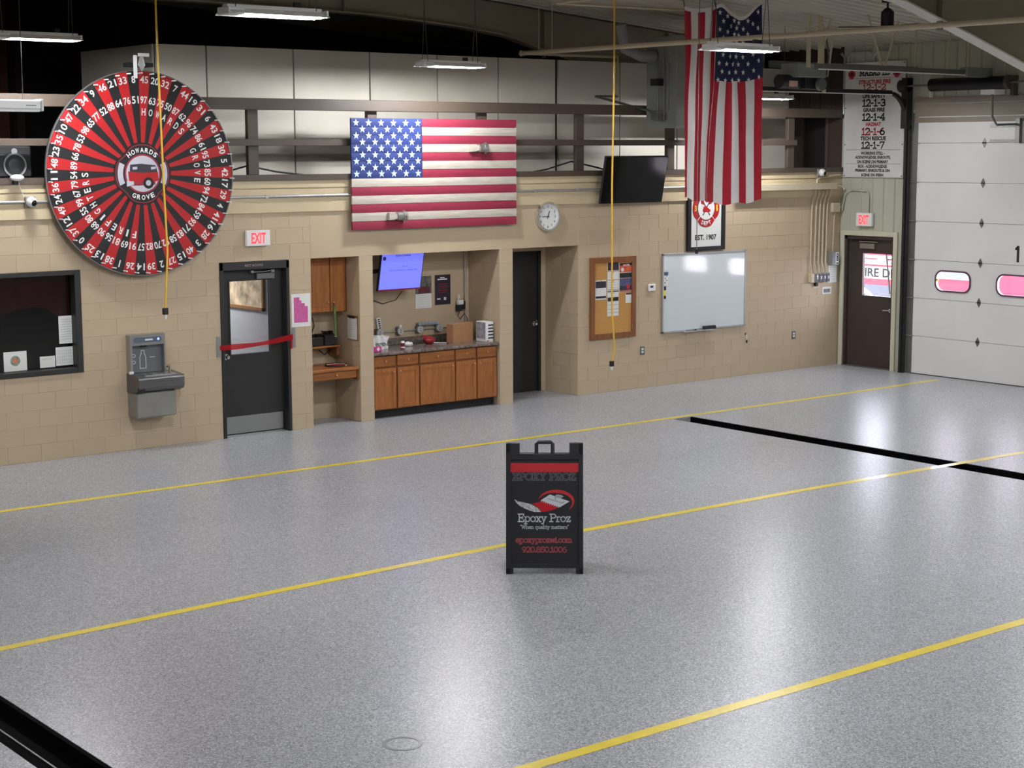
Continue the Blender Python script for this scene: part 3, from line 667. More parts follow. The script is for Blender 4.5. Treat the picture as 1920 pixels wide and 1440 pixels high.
# jamb, tracks
t = thing('door_track', 'black steel door track curving from the jamb to the ceiling', 'door track', (21.9, -1.4, 0))
B(21.93, 21.978, -1.45, -1.38, 0, 4.0).build('jamb_angle', M_BLACKM, t); B(21.90, 21.93, -1.415, -1.37, 0, 4.0).build('upright_track', M_BLACKM, t)
arc = [(21.915 - .42 * (1 - math.cos(a)), -1.39, 4.0 + .50 * math.sin(a)) for a in [i * math.pi / 16 for i in range(9)]]
g = G()
for a, b in zip(arc, arc[1:]): g.obox(((a[0] + b[0]) / 2, -1.39, (a[2] + b[2]) / 2), (Vector(b) - Vector(a), (0, 1, 0), (Vector(b) - Vector(a)).cross(V(0, 1, 0))), ((Vector(b) - Vector(a)).length / 2 + .006, .035, .025))
g.build('curved_track', M_BLACKM, t)
B(18.4, 21.5, -1.425, -1.355, 4.475, 4.545).build('level_track', M_BLACKM, t); B(18.4, 21.5, -1.43, -1.425, 4.47, 4.485).build('track_lip', M_WHITE, t)
B(21.84, 21.975, -1.45, -1.335, 3.95, 4.75).build('bearing_plate', M_BLACKM, t)
G().cyl((21.86, -1.45, 4.62), (21.86, -1.30, 4.62), .1, 20).build('cable_drum', M_BLACKM, t)
t = thing('support_angle', 'grey steel angle bar crossing in front of the callout board', 'angle bar', (20.4, -1.5, 4.87))
B(18.6, 22.0, -1.52, -1.46, 4.87, 4.92).build('flange_leg', M_STEELD, t); B(18.6, 22.0, -1.465, -1.46, 4.82, 4.87).build('web_leg', M_STEELD, t)
t = thing('spring_barrel', 'black torsion spring barrel above the overhead door', 'door spring', (21.86, -3, 4.6))
G().cyl((21.86, -1.9, 4.62), (21.86, -3.3, 4.62), .10, 24).build('barrel', M_BLACK, t)
G().cyl((21.86, -1.45, 4.62), (21.86, -5.7, 4.62), .016, 10).build('shaft', M_STEELD, t)
G().cyl((21.86, -3.3, 4.62), (21.86, -3.36, 4.62), .105, 24).build('end_cone', M_BROWN, t)
B(21.86, 21.975, -3.42, -3.36, 4.42, 4.72).build('centre_bracket', M_BROWN, t); B(21.9, 21.975, -1.86, -1.84, 4.43, 4.6).build('bracket', M_WHITE, t)
for z0, z1, x in ((4.04, 4.12, 21.985), (4.135, 4.33, 21.99), (4.345, 4.43, 21.975)): B(x, 22.012, -5.8, -1.5, z0, z1).build('trim_6', mat('door_header', (128, 114, 96), .5, var=.05), kind='structure')
t = thing('header_rail', 'grey operator rail with white edge above the overhead door', 'operator rail', (21, -2.9, 4.6))
B(18.0, 21.9, -2.95, -2.87, 4.72, 4.80).build('rail', M_STEELD, t); B(18.0, 21.3, -2.955, -2.95, 4.715, 4.732).build('rail_lip', M_WHITE, t)
B(21.3, 21.9, -3.0, -2.85, 4.70, 4.84).build('rail_end', M_GREYB, t)
for a, b in (((21.5, -2.8, 4.8), (21.5, -2.8, zc(21.5))), ((21.1, -2.8, 4.8), (21.1, -2.8, zc(21.1))), ((20.3, -2.8, 4.8), (20.3, -2.8, zc(20.3))), ((19.6, -2.8, 4.8), (19.9, -2.8, zc(19.9))), ((19.55, -2.8, 4.8), (19.2, -2.8, zc(19.2)))):
    d = Vector(b) - Vector(a); G().obox((Vector(a) + Vector(b)) / 2, (d, (0, 1, 0), d.cross(V(0, 1, 0))), (d.length / 2 - .02, .004, .02)).build('hanger_angle', M_PIPE, t)
g = G().tube([(21.5, -3.3, 4.45), (21.52, -3.3, 4.1), (21.6, -3.33, 3.98), (21.93, -3.45, 3.99)], .018, 8); g.build('arm', M_STEELD, t); B(21.35, 21.6, -3.45, -3.2, 4.43, 4.5).build('trolley', M_WHITE, t)
# door operator hung from the ceiling
t = thing('door_operator', 'dark grey overhead door operator hanging by punched angles', 'door operator', (18.9, -1.9, 4.5))
B(18.55, 19.15, -2.1, -1.75, 4.66, 4.86).build('control_box', M_GREYB, t, bevel=.01)
G().cyl((18.35, -1.9, 4.60), (18.75, -1.9, 4.60), .10, 18).build('motor', M_BLACKM, t); B(18.75, 19.25, -2.05, -1.75, 4.50, 4.68).build('gearbox', M_BLACKM, t)
G().cyl((19.0, -2.1, 4.56), (19.0, -2.16, 4.56), .09, 18).build('sprocket', M_STEELD, t); B(18.35, 18.5, -2.13, -2.1, 4.52, 4.60).build('warning_tag', mat('tag_pink', (200, 160, 150), .7), t)
for (a, b) in (((18.75, -2.1, 4.8), (18.75, -2.1, zc(18.75))), ((19.0, -2.1, 4.8), (19.0, -2.1, zc(19)))): G().obox((Vector(a) + Vector(b)) / 2, ((1, 0, 0), (0, 1, 0), (0, 0, 1)), (.045, .004, (b[2] - a[2]) / 2)).build('punched_angle', M_PIPE, t)
for a, b in (((19.05, -2.0, 4.8), (19.35, -2.0, 5.53)), ((19.75, -1.55, 4.48), (19.95, -1.55, 5.48)), ((19.72, -1.55, 4.48), (19.68, -1.55, 5.49))):
    d = Vector(b) - Vector(a); G().obox((Vector(a) + Vector(b)) / 2, (d, (0, 1, 0), d.cross(V(0, 1, 0))), (d.length / 2, .004, .022)).build('brace', M_PIPE, t)
G().tube([(19.25, -1.9, 4.56), (19.5, -1.8, 4.72), (19.66, -1.7, 5.0), (19.7, -1.6, 5.3)], .014, 8).build('flex_conduit', M_STEELD, t)

# gas heater and gas pipe
t = thing('unit_heater', 'grey box heater hanging behind the draped flag', 'heater', (18.0, -.4, 3.95))
B(17.42, 18.6, -.75, -.1, 3.95, 5.28).build('casing', M_GREYB, t, bevel=.01)
B(17.40, 17.42, -.6, -.25, 4.2, 4.9).build('access_door', M_GREYB, t)
g = G().tube([(17.33, -.45, 4.05), (17.33, -.45, 5.0)], .012); g.tube([(17.36, -.55, 4.05), (17.36, -.55, 5.1)], .010); g.build('control_wires', M_STEELD, t)
B(17.24, 17.40, -.55, -.40, 4.06, 4.16).build('gas_valve', M_STEELD, t); B(17.24, 17.40, -.52, -.38, 4.56, 4.66).build('relay', M_BLACKM, t)
g = G().tube([(16.9, -.1, 5.45), (17.0, -.1, 5.1), (17.25, -.2, 5.0), (17.42, -.3, 5.0)], .09, 12); g.build('vent_elbow', M_GREYP, t)
t = thing('gas_pipe', 'beige gas pipe running overhead across the bay', 'pipe', (16.1, -3, 5.03))
G().tube([(15.9, .98, 5.05), (16.5, -9.5, 5.05)], .034, 12).build('main_run', M_PIPE, t)
G().tube([(15.9, .98, 5.05), (17.75, .90, 5.05), (17.75, .90, 4.45)], .022, 10).build('branch', M_PIPE, t)
G().tube([(17.75, .9, 4.45), (17.28, .88, 4.44), (17.28, -.3, 4.2), (17.29, -.45, 4.12)], .018, 8).build('drop_line', M_STEELD, t)
G().sphere((15.9, .98, 5.05), .045).build('elbow', M_PIPE, t)
for a in (.6, .3): G().cyl((15.92, a, 5.08), (15.92, a, zc(15.9) - .03), .006, 6).build('hanger', M_PIPE, t)
t = thing('sprinkler_pipe', 'thin white conduit fixed under the ribbed ceiling', 'conduit', (16, -1, 5.5))
G().tube([(15.0, -.9, 5.60), (17.6, -1.6, 5.56)], .018, 8).build('run', M_PIPE, t); G().tube([(15.0, -.9, 5.60), (15.0, -3.4, 5.62)], .014, 8).build('run', M_PIPE, t)
for x in (15.3, 17.0): G().cyl((x, -.98 - (x - 15.3) * .26, 5.58), (x, -.98 - (x - 15.3) * .26, zc(x)), .005, 6).build('hanger', M_PIPE, t)
t = thing('ceiling_fan', 'black fan motor on a short ceiling rod', 'ceiling fan', (18.0, -4.13, 5.2))
G().cyl((18, -4.13, 5.24), (18, -4.13, 5.42), .085, 18).build('motor', M_BLACKM, t); G().cyl((18, -4.13, 5.42), (18, -4.13, 5.47), .085, 18, .03).build('motor_neck', M_BLACKM, t)
G().cyl((18, -4.13, 5.45), (18, -4.13, zc(18)), .014, 10).build('rod', M_BLACKM, t); G().cyl((18, -4.13, 5.54), (18, -4.13, 5.62), .08, 18).build('canopy', M_BLACKM, t)
for a in range(3):
    an = math.radians(20 + 120 * a); d = V(math.cos(an), math.sin(an), 0)
    G().obox(V(18, -4.13, 5.225) + d * .36, (d, d.cross(V(0, 0, 1)), (0, 0, 1)), (.28, .07, .005)).build('blade', M_BLACKM, t)
# conduits climbing wall above callout board
for i, (ya, yb) in enumerate(((-.05, .0), (-.12, -.60), (-.66, -1.02))):
    pts = [(21.96, ya, 5.06 if i else 4.2), (21.96, ya, 5.12), (21.96, ya - .08 * (1 if yb < ya else -1), 5.2), (21.96, yb, 5.2)]
    G().tube(pts, .02, 8).build('conduit', M_COND, None, ['conduit rising in the corner beside the callout board', 'conduit bending over the callout board on its left', 'conduit arching above the right end of the callout board'][i], 'conduit', 'conduits above the callout board')

# ------------------------------------------------------------------ prize wheel
WC = (9.165, 3.358); WY = -.12; WR = 1.212
t = thing('prize_wheel', 'huge red and black prize wheel with white numbers', 'prize wheel', (WC[0], -.07, WC[1] - WR))
M_WRED = mat('wheel_red', (172, 15, 19), .6, var=.06, scale=3); M_WBLK = mat('wheel_black', (15, 14, 16), .6, var=.05)
M_WNUM = mat('wheel_white', (226, 224, 220), .5, var=0)
G().cyl((WC[0], WY + .004, WC[1]), (WC[0], -.064, WC[1]), WR, 100).build('back_disc', M_WBLK, t)
G().ring((WC[0], WY + .02, WC[1]), *AX, WR, WR + .012, .03, 100).build('rim', M_STEELD, t)
G().cyl((WC[0], -.064, WC[1]), (WC[0], -.031, WC[1] + .0), .012, 24).build('axle', M_STEELD, t)
outer = [45, 20, 32, 7, 44, 19, 31, 6, 43, 18, 30, 5, 42, 17, 29, 4, 41, 16, 28, 3, 40, 15, 27, 2, 39, 14, 26, 1, 38, 13, 25, 0, 37, 12, 49, 24, 36, 11, 48, 23, 35, 10, 47, 22, 34, 9, 46, 21, 33, 8]
inner = [97, 63, 75, 50, 87, 62, 96, 74, 86, 61, 95, 73, 85, 60, 94, 72, 84, 59, 93, 71, 83, 58, 92, 70, 82, 57, 91, 69, 81, 56, 90, 68, 80, 55, 99, 67, 79, 54, 89, 66, 78, 53, 98, 65, 77, 52, 88, 64, 76, 51]
letters = {i: c for i, c in enumerate('HOWARDS')}; letters.update({9 + i: c for i, c in enumerate('GROVE')}); letters.update({26 + i: c for i, c in enumerate('FIREFIGHTERS')})
STEP = 2 * math.pi / 50; A0 = math.radians(3.2)          # angle of the first number, clockwise from the top
for i in range(50):
    a = A0 + i * STEP; th = math.pi / 2 - a
    pts = [(.34 * math.cos(th + s), .34 * math.sin(th + s)) for s in (STEP / 2, -STEP / 2)] + [(WR * math.cos(th + s), WR * math.sin(th + s)) for s in (-STEP / 2, 0, STEP / 2)]
    G().prism(pts, (WC[0], WY + .004, WC[1]), *AX, .004).build('wheel_segment', M_WBLK if i % 2 else M_WRED, t)
    def at(r, y=WY): return (WC[0] + r * math.cos(th), y, WC[1] + r * math.sin(th))
    s_ = str(outer[i]); text(s_, at(1.115), AX, .085, .105 if len(s_) > 1 else (None if s_ == '1' else .05), M_WNUM, t, 'number', bold=.02, rot=-a)
    text(str(inner[i]), at(.875), AX, .088, .088, M_WNUM, t, 'number', bold=.02, rot=-a)
    if i in letters: text(letters[i], at(.735), AX, .085, .024 if letters[i] == 'I' else .05, M_WNUM, t, 'letter', bold=.02, rot=-a)
    b = th + STEP / 2; px, pz = WC[0] + (WR - .025) * math.cos(b), WC[1] + (WR - .025) * math.sin(b)
    G().cyl((px, WY, pz), (px, WY - .10, pz), .008, 8).build('peg', M_WHITE, t)
# emblem: four lobed crest with a red engine
M_MAR = mat('crest_maroon', (140, 30, 50), .5, var=.05); M_CGREY = mat('crest_grey', (190, 188, 198), .5, var=.05)
def crest(r0, r1, n=96, pinch=.10):
    out = []
    for i in range(n):
        a = 2 * math.pi * i / n; k = abs(math.sin(2 * a)) ** 6
        out.append((r1 * (1 - pinch * k) * math.cos(a), r1 * (1 - pinch * k) * math.sin(a)))
    return out
e = G().prism(crest(0, .372), (WC[0], WY, WC[1]), *AX, .006).build('emblem', M_WBLK, t)
for r, y, m in ((.350, .0065, M_MAR), (.338, .0075, M_WBLK)): G().prism(crest(0, r), (WC[0], WY, WC[1]), *AX, y).build('crest_band', m, e)
for a0, a1 in ((155, 205), (-25, 25)):
    pts = [(.325 * math.cos(math.radians(a0 + (a1 - a0) * i / 12)), .325 * math.sin(math.radians(a0 + (a1 - a0) * i / 12))) for i in range(13)]
    pts += [(.255 * math.cos(math.radians(a1 - (a1 - a0) * i / 12)), .255 * math.sin(math.radians(a1 - (a1 - a0) * i / 12))) for i in range(13)]
    G().prism(pts, (WC[0], WY, WC[1]), *AX, .009).build('crest_banner', M_CGREY, e)
G().prism(ngon(.235, 40), (WC[0], WY, WC[1]), *AX, .009).build('crest_ring', M_MAR, e)
G().prism(ngon(.215, 40), (WC[0], WY, WC[1]), *AX, .0095).build('crest_field', M_CGREY, e)
for s_, a_mid, r, up in (('HOWARDS', 90, .282, 1), ('GROVE', 270, .282, -1)):
    for i, ch in enumerate(s_):
        a = math.radians(a_mid - up * (i - (len(s_) - 1) / 2) * 12.5)
        text(ch, (WC[0] + r * math.cos(a), WY - .008, WC[1] + r * math.sin(a)), AX, .058, .048, M_TEXTW, e, 'letter', bold=.03, rot=a - math.pi / 2 * up)
def cpoly(pts, m, d, nm='engine_shape'): G().prism(pts, (WC[0], WY, WC[1]), *AX, d).build(nm, m, e)
cpoly([(-.17, .02), (-.16, .11), (-.02, .12), (.17, .10), (.20, .0), (-.1, -.02)], mat('crest_dark', (46, 42, 52), .5, var=.1), .0105)
cpoly([(-.18, -.10), (-.19, .03), (.0, .01), (.20, .02), (.205, -.08), (.12, -.11)], M_WRED, .0112)
cpoly([(-.2, -.14), (-.2, -.10), (.16, -.09), (.16, -.13), (-.05, -.14)], M_MAR, .0116)
cpoly([(-.21, -.15), (-.21, -.08), (-.12, -.09), (-.12, -.13)], M_CGREY, .0120)
G().prism(ngon(.068, 24), (WC[0] + .07, WY, WC[1] - .11), *AX, .0125).build('wheel_tyre', M_WBLK, e); G().prism(ngon(.034, 20), (WC[0] + .07, WY, WC[1] - .11), *AX, .013).build('wheel_hub', M_CGREY, e)
for x in (-.1, .14): cpoly([(x - .03, .05), (x + .03, .055), (x + .03, .085), (x - .03, .08)], M_CGREY, .0112)
# pointer and flapper
px = WC[0] + .015
g = G().prism([(-.045, .14), (-.045, .10), (-.02, .10), (-.045, .0), (-.0, -.075), (.045, .0), (.02, .10), (.10, .10), (.10, .14)], (px + .005, WY - .03, WC[1] + WR + .07), *AX, .008); g.build('pointer', M_WHITE, t)
B(px - .13, px - .085, WY - .10, WY - .09, WC[1] + WR - .09, WC[1] + WR + .18).build('flapper', M_WHITE, t)
B(px - .14, px + .16, WY - .03, .04, WC[1] + WR + .05, WC[1] + WR + .10).build('bracket', M_BLACKM, t)

# ------------------------------------------------------------------ flag of painted fire hoses
FX0, FX1, FZ0, FZ1, FXC = 12.165, 14.93, 2.585, 4.05, 13.305
t = thing('hose_flag', 'stars and stripes wall flag made from painted fire hoses', 'flag', ((FX0 + FX1) / 2, -.05, FZ0))
HH = (FZ1 - FZ0) / 13
B(FX0 + .01, FX1 - .01, -.074, -.062, FZ0 + .01, FZ1 - .01).build('backing', M_BLACKM, t)
def hose(x0, x1, zc_, m):
    h, n = HH / 2 - .002, 8; pr = [(-.072, -h), (-.085, -h)] + [(-.095 - .005 * math.sin(math.pi * i / n), -h + 2 * h * i / n) for i in range(n + 1)] + [(-.085, h), (-.072, h)]
    vs = [(x, y, zc_ + z) for x in (x0, x1) for y, z in pr]; k = len(pr)
    g = G().add(vs, [(i, (i + 1) % k, k + (i + 1) % k, k + i) for i in range(k)]); g.add(vs[:k], [tuple(range(k))]); g.add(vs[k:], [tuple(reversed(range(k)))])
    return g.build('hose', m, t)
for i in range(13):
    z = FZ1 - HH * (i + .5); m = M_HWHITE if i % 2 else M_HRED
    if i < 7: hose(FX0, FXC - .004, z, M_HBLUE); hose(FXC, FX1, z, m)
    else: hose(FX0, FX1, z, m)
for r in range(9):
    for k in range(6 if r % 2 == 0 else 5):
        star((FX0 + .075 + (k + (.5 if r % 2 else 0)) * .198, -.1005, FZ1 - .062 - r * .0835), AX, .052, M_STAR, t, .003)
M_ALU = mat('cast_alloy', (170, 168, 164), .35, .8, var=.1)
for x, i in ((14.25, 3), (12.87, 11)):
    z = FZ1 - HH * (i + .5)
    g = G().cyl((x - .03, -.15, z), (x + .10, -.15, z), .056, 18); g.cyl((x + .05, -.15, z), (x + .11, -.15, z), .066, 18); g.build('coupling', M_ALU, t)
    for a in (.4, 1.7, 3.2, 4.6): G().obox((x + .08, -.15 + .07 * math.cos(a), z + .07 * math.sin(a)), ((1, 0, 0), (0, math.cos(a), math.sin(a)), (0, -math.sin(a), math.cos(a))), (.012, .012, .010)).build('coupling_lug', M_ALU, t)
    G().prism([(-.16, -.05), (-.02, -.03), (-.02, .035), (-.16, .05)], (x, -.105, z), *AX, .06).build('hose_end', M_HWHITE, t)

# ------------------------------------------------------------------ cloth flag hung by its edge
t = thing('hanging_flag', 'cloth stars and stripes hanging lengthwise from the ceiling', 'flag', (17.1, -2, 2.9))
TB = [0, .085, .17, .26, .36, .39, .40, .47, .57, .63, .675, .78, .90, 1.0]; BB = [0, .025, .105, .19, .26, .265, .27, .365, .48, .595, .70, .80, .90, 1.0]
def cloth(k, f, v):                       # stripe k, position f across it, v down the flag
    a = k + f; ww = v * v * (3 - 2 * v)
    def lk(a, T): i = min(int(a), 12); return T[i] + (T[i + 1] - T[i]) * (a - i)
    s = lk(a, TB) * (1 - ww) + lk(a, BB) * ww
    s += .012 * math.sin(v * 7 + a * .9) * math.sin(math.pi * min(1, v * 1.5))
    top = 5.52 + .15 * s; sag = (.20 * math.sin(math.pi * max(0, min(1, (s - .46) / .54))) ** 1.5) + .05 * math.sin(math.pi * min(1, s / .45)) * (s < .45)
    bot = 2.965 - .07 * math.sin(math.pi * s) - .06 * s + .015 * math.sin(a * 2.1)
    z = top + (bot - top) * v - sag * (1 - v) ** 5; x = 16.34 + 1.52 * s + .05 * v
    y = -2.0 + .026 * math.sin(a * 1.75 + 1.2 * v) + .012 * math.sin(a * 3.3 - 2.5 * v) - .02 * v
    x += .797 * (y + 2.0)
    if k == 4: y -= .02 * f
    if k == 5: y -= .02 * (1 - f)
    return (x, y, z)
for k in range(13):
    v0 = 0.0 if k < 6 else .375
    G().grid(lambda f, v, k=k, v0=v0: cloth(k, f, v0 + (1 - v0) * v), 5, 40).build('stripe', M_FWHITE if k % 2 else M_RED, t, recalc=False)
G().grid(lambda u, v: cloth(6 + min(6, int(u * 7 - 1e-9)), u * 7 - min(6, int(u * 7 - 1e-9)), .375 * v), 35, 20).build('canton', M_BLUE, t, recalc=False)
for r in range(9):
    for k in range(5 if r % 2 else 6):
        u = (.08 + (k + (.5 if r % 2 else 0)) * .168) * 7; v = .03 + r * .0425
        p = cloth(6 + min(6, int(u)), u - min(6, int(u)), v); star((p[0], p[1] - .016, p[2]), AX, .040, M_FWHITE, t, .002, rot=.15 * math.sin(k * 3 + r))
g = G().grid(lambda u, v: tuple(Vector(cloth(min(12, int(u * 13 - 1e-9)), u * 13 - min(12, int(u * 13 - 1e-9)), .0)) + V(0, -.006, .035 - .05 * v)), 65, 1); g.build('header_hem', M_FWHITE, t, recalc=False)
for s, k, f in ((0, 0, .1), (1, 5, .9), (2, 12, .95)):
    p = cloth(k, f, 0); G().cyl((p[0], p[1], p[2] - .02), (p[0], p[1] + .05, zc(p[0]) - .02), .006, 6).build('tie_cord', M_BLACKM, t)

# ------------------------------------------------------------------ on the block wall
def exit_sign(label, c, ax, wd=.34, h=.20):
    R, U, N = ax; c = Vector(c); t = thing('exit_sign', label, 'exit sign', c - U * h / 2, 'exit signs')
    G().obox(c + N * .03, (R, U, N), (wd / 2, h / 2, .03)).build('housing', M_WHITE, t, bevel=.006)
    text('EXIT', c + N * .060, ax, h * .68, wd * .62, mat('exit_red', (255, 70, 80), .5, emit=(255, 60, 70), es=1.1, var=0), t, 'lettering', bold=.03, depth=.002)
    return t
exit_sign('exit sign above the rest room door', (10.77, 0, 2.53), AX)
t = exit_sign('exit sign above the brown outside door', (21.98, -.565, 2.47), BX, .33, .22)
G().tube([(21.965, -.62, 2.57), (21.965, -.62, 2.88), (21.965, -.58, 2.94), (21.965, -.25, 2.95), (21.965, -.12, 2.88), (21.965, -.06, 2.6)], .012, 8).build('feed_conduit', M_LINER, t)

# bottle filling fountain
t = thing('water_fountain', 'stainless bottle filler and drinking fountain on the block wall', 'water fountain', (9.2, -.1, .4))
fx0, fx1 = 8.93, 9.40
g = G()
for a, b, c, d in cut(fx0, fx1, .95, 1.42, [(fx0 + .03, fx1 - .02, .95, 1.29)]): g.box(a, b, -.11, 0, c, d)
g.build('filler_housing', M_STEEL, t)
B(fx0 + .03, fx1 - .02, -.035, -.02, .95, 1.29).build('alcove', mat('alcove_grey', (104, 106, 108), .4, var=.05), t)
G().prism(rloop(0, 0, .185, .032, .03), (9.165, -.11, 1.355), *AX, .004).build('display', mat('display_blue', (92, 98, 116), .3, var=0), t)
B(9.13, 9.23, -.116, -.114, 1.345, 1.365).build('display_glow', M_WHITE, t); G().prism(ngon(.016, 16), (9.305, -.114, 1.357), *AX, .002).build('indicator', mat('indicator_blue', (150, 190, 255), emit=(150, 190, 255), es=1.0, var=0), t)
B(9.10, 9.16, -.09, -.035, 1.265, 1.29).build('nozzle', M_BLACKM, t)
bt = [(-.04, -.12), (.04, -.12), (.04, .02), (.02, .06), (.02, .10), (-.02, .10), (-.02, .06), (-.04, .02)]
g = G().tube([(9.13 + x, -.036, 1.12 + z) for x, z in bt + bt[:1]], .004, 6); g.build('bottle_outline', M_TEXTW, t)
for dz in (1.16, 1.08): G().ring((9.01, -.036, dz), *AX, .016, .022, .002, 16).build('icon', M_TEXTW, t)
B(9.22, 9.29, -.038, -.036, 1.128, 1.134).build('icon_text', M_TEXTW, t)
pr = [(0, .72), (-.20, .72), (-.31, .76), (-.335, .80), (-.335, .905), (-.32, .925), (0, .95)]
def bas(x0, x1):
    k = len(pr); vs = [(x, y, z) for x in (x0, x1) for y, z in pr]
    g = G().add(vs, [(i, (i + 1) % k, k + (i + 1) % k, k + i) for i in range(k)]); g.add(vs[:k], [tuple(range(k))]); g.add(vs[k:], [tuple(reversed(range(k)))]); return g
bs = bas(fx0 - .005, fx1 + .13).build('basin', mat('basin_steel', (112, 112, 112), .35, .75, var=.05), t, bevel=.008)
B(9.03, 9.44, -.30, -.05, .925, .945).build('basin_tray', M_CHROME, bs); B(9.13, 9.28, -.28, -.12, .945, .952).build('drain_grille', M_CHROME, bs)
g = G().tube([(9.42, -.16, .94), (9.42, -.16, 1.0), (9.40, -.19, 1.03), (9.36, -.22, 1.02)], .014, 8); g.build('bubbler', M_CHROME, t)
B(fx0 - .02, fx0 + .03, -.13, -.10, .95, .98).build('push_tab', M_WHITE, t)
B(fx0 + .0, fx1 + .05, -.26, 0, .42, .73).build('lower_case', mat('case_grey', (150, 148, 142), .45, .5, var=.05), t, bevel=.012)
B(fx0 - .008, fx0 + .08, -.325, -.30, .74, .80).build('push_bar', M_BLACKM, t)

def tape_mat():
    m = bpy.data.materials.new('tape_red'); m.use_nodes = True; nt = m.node_tree; nt.nodes.clear()
    o = nt.nodes.new('ShaderNodeOutputMaterial'); mx = nt.nodes.new('ShaderNodeMixShader'); a = nt.nodes.new('ShaderNodeBsdfTransparent'); b = nt.nodes.new('ShaderNodeBsdfPrincipled')
    a.inputs[0].default_value = rgb(235, 110, 110); b.inputs['Base Color'].default_value = rgb(214, 34, 44); b.inputs['Roughness'].default_value = .22; mx.inputs[0].default_value = .45
    nt.links.new(a.outputs[0], mx.inputs[1]); nt.links.new(b.outputs[0], mx.inputs[2]); nt.links.new(mx.outputs[0], o.inputs[0])
    return m
# red barrier tape across the rest room door
t = thing('barrier_tape', 'red barrier tape strung across the rest room door', 'tape', (10.72, -.02, 1.15))
M_TAPE = tape_mat()
def tp(u, v): return (10.20 + u * 1.07, -.02 - .035 * math.sin(math.pi * u), 1.165 + .07 * u - .02 * math.sin(math.pi * u) + (v - .5) * (.06 + .012 * math.sin(u * 9)))
G().grid(tp, 40, 4).build('band', M_TAPE, t, recalc=False)
for u, s_ in ((.36, 'AREA IS NOT OPEN'),): text('DO NOT ENTER', (10.20 + u * 1.07, -.058, 1.17), AX, .032, .46, mat('tape_print', (120, 16, 28), .5, var=0), t, rot=.055)
G().grid(lambda u, v: (11.235 + .03 * u - .01 * v, -.022 - .01 * math.sin(u * 6), 1.25 - .17 * v), 4, 8).build('loose_end', M_TAPE, t, recalc=False)
for x, z in ((10.185, 1.18), (11.285, 1.22)): B(x - .025, x + .025, -.012, -.001, z - .13, z + .13).build('duct_tape', M_GREYP, t)
# district map poster
t = thing('map_poster', 'white poster with a pink district map beside the niche', 'poster', (11.41, 0, 1.35))
B(11.265, 11.55, -.004, 0, 1.355, 1.785).build('sheet', M_PAPER, t)
G().prism([(-.105, .17), (-.02, .17), (-.02, .13), (.01, .13), (.01, .09), (.06, .09), (.06, .05), (.105, .05), (.105, -.16), (-.105, -.16)], (11.405, -.004, 1.57), *AX, .001).build('map_area', mat('map_pink', (196, 92, 150), .7, var=.15, scale=25), t)
# conduit along wall top, cameras
t = thing('wall_conduit', 'long grey conduit run under the loft edge', 'conduit', (12, -.06, 3.03))
G().tube([(6.5, -.055, 3.05), (20.2, -.055, 3.05)], .017, 8).build('run', M_COND, t)
for x in (8.6, 10.9, 15.3, 16.1, 19.2): B(x - .02, x + .02, -.075, -.03, 3.03, 3.07).build('strap', M_COND, t)
def dome(label, c, n=(0, -1, 0)):
    t = thing('security_camera', label, 'camera', (c[0], c[1], c[2] - .06), 'security cameras'); c = Vector(c); n = Vector(n)
    G().obox(c + n * .012, ((1, 0, 0), (0, 0, 1), (0, 1, 0)), (.06, .06, .02)).build('mount', M_GREYP, t)
    G().sphere(c + n * .06, .062, sc=(1, 1, 1)).build('shell', M_WHITE, t); G().sphere(c + n * .088 + V(.008, 0, -.008), .042).build('lens_dome', M_BLACK, t)
dome('white dome camera left of the prize wheel', (7.765, -.06, 3.05)); dome('white dome camera near the corner above the wireway', (21.38, -.06, 3.245))
t = thing('access_point', 'white oval wireless unit on the loft edge at far left', 'access point', (7.6, -.1, 3.28))
G().sphere((7.6, -.13, 3.33), .085, sc=(1, .5, .45)).build('shell', M_WHITE, t); B(7.57, 7.63, -.1, -.06, 3.26, 3.33).build('mount', M_BLACKM, t)
G().tube([(7.63, -.09, 3.29), (7.66, -.07, 3.2), (7.71, -.06, 3.09)], .005, 6).build('cord', M_WHITE, t)
# clock
t = thing('wall_clock', 'round chrome wall clock showing quarter to one', 'clock', (15.53, -.03, 2.47)); cc = (15.555, -.03, 2.675)
G().ring(cc, *AX, .185, .212, .045, 48).build('rim', M_CHROME, t); G().cyl((15.555, 0, 2.675), (15.555, -.04, 2.675), .19, 48).build('face', M_WHITE, t)
for h in range(12):
    a = math.pi / 2 - (h if h else 12) * math.pi / 6
    text(str(h if h else 12), (cc[0] + .145 * math.cos(a), -.041, cc[2] + .145 * math.sin(a)), AX, .034, None, M_TEXTB, t, 'numeral', bold=.01)
for a, l, w_ in ((90 - 22, .085, .007), (180, .105, .005)):
    a = math.radians(a); d = V(math.cos(a), 0, math.sin(a)); G().obox(V(cc[0], -.045, cc[2]) + d * (l / 2 - .015), (d, (0, 1, 0), d.cross(V(0, 1, 0))), (l / 2 + .015, .001, w_)).build('hand', M_TEXTB, t)
G().cyl((cc[0], -.04, cc[2]), (cc[0], -.05, cc[2]), .009, 12).build('pivot', M_TEXTB, t)
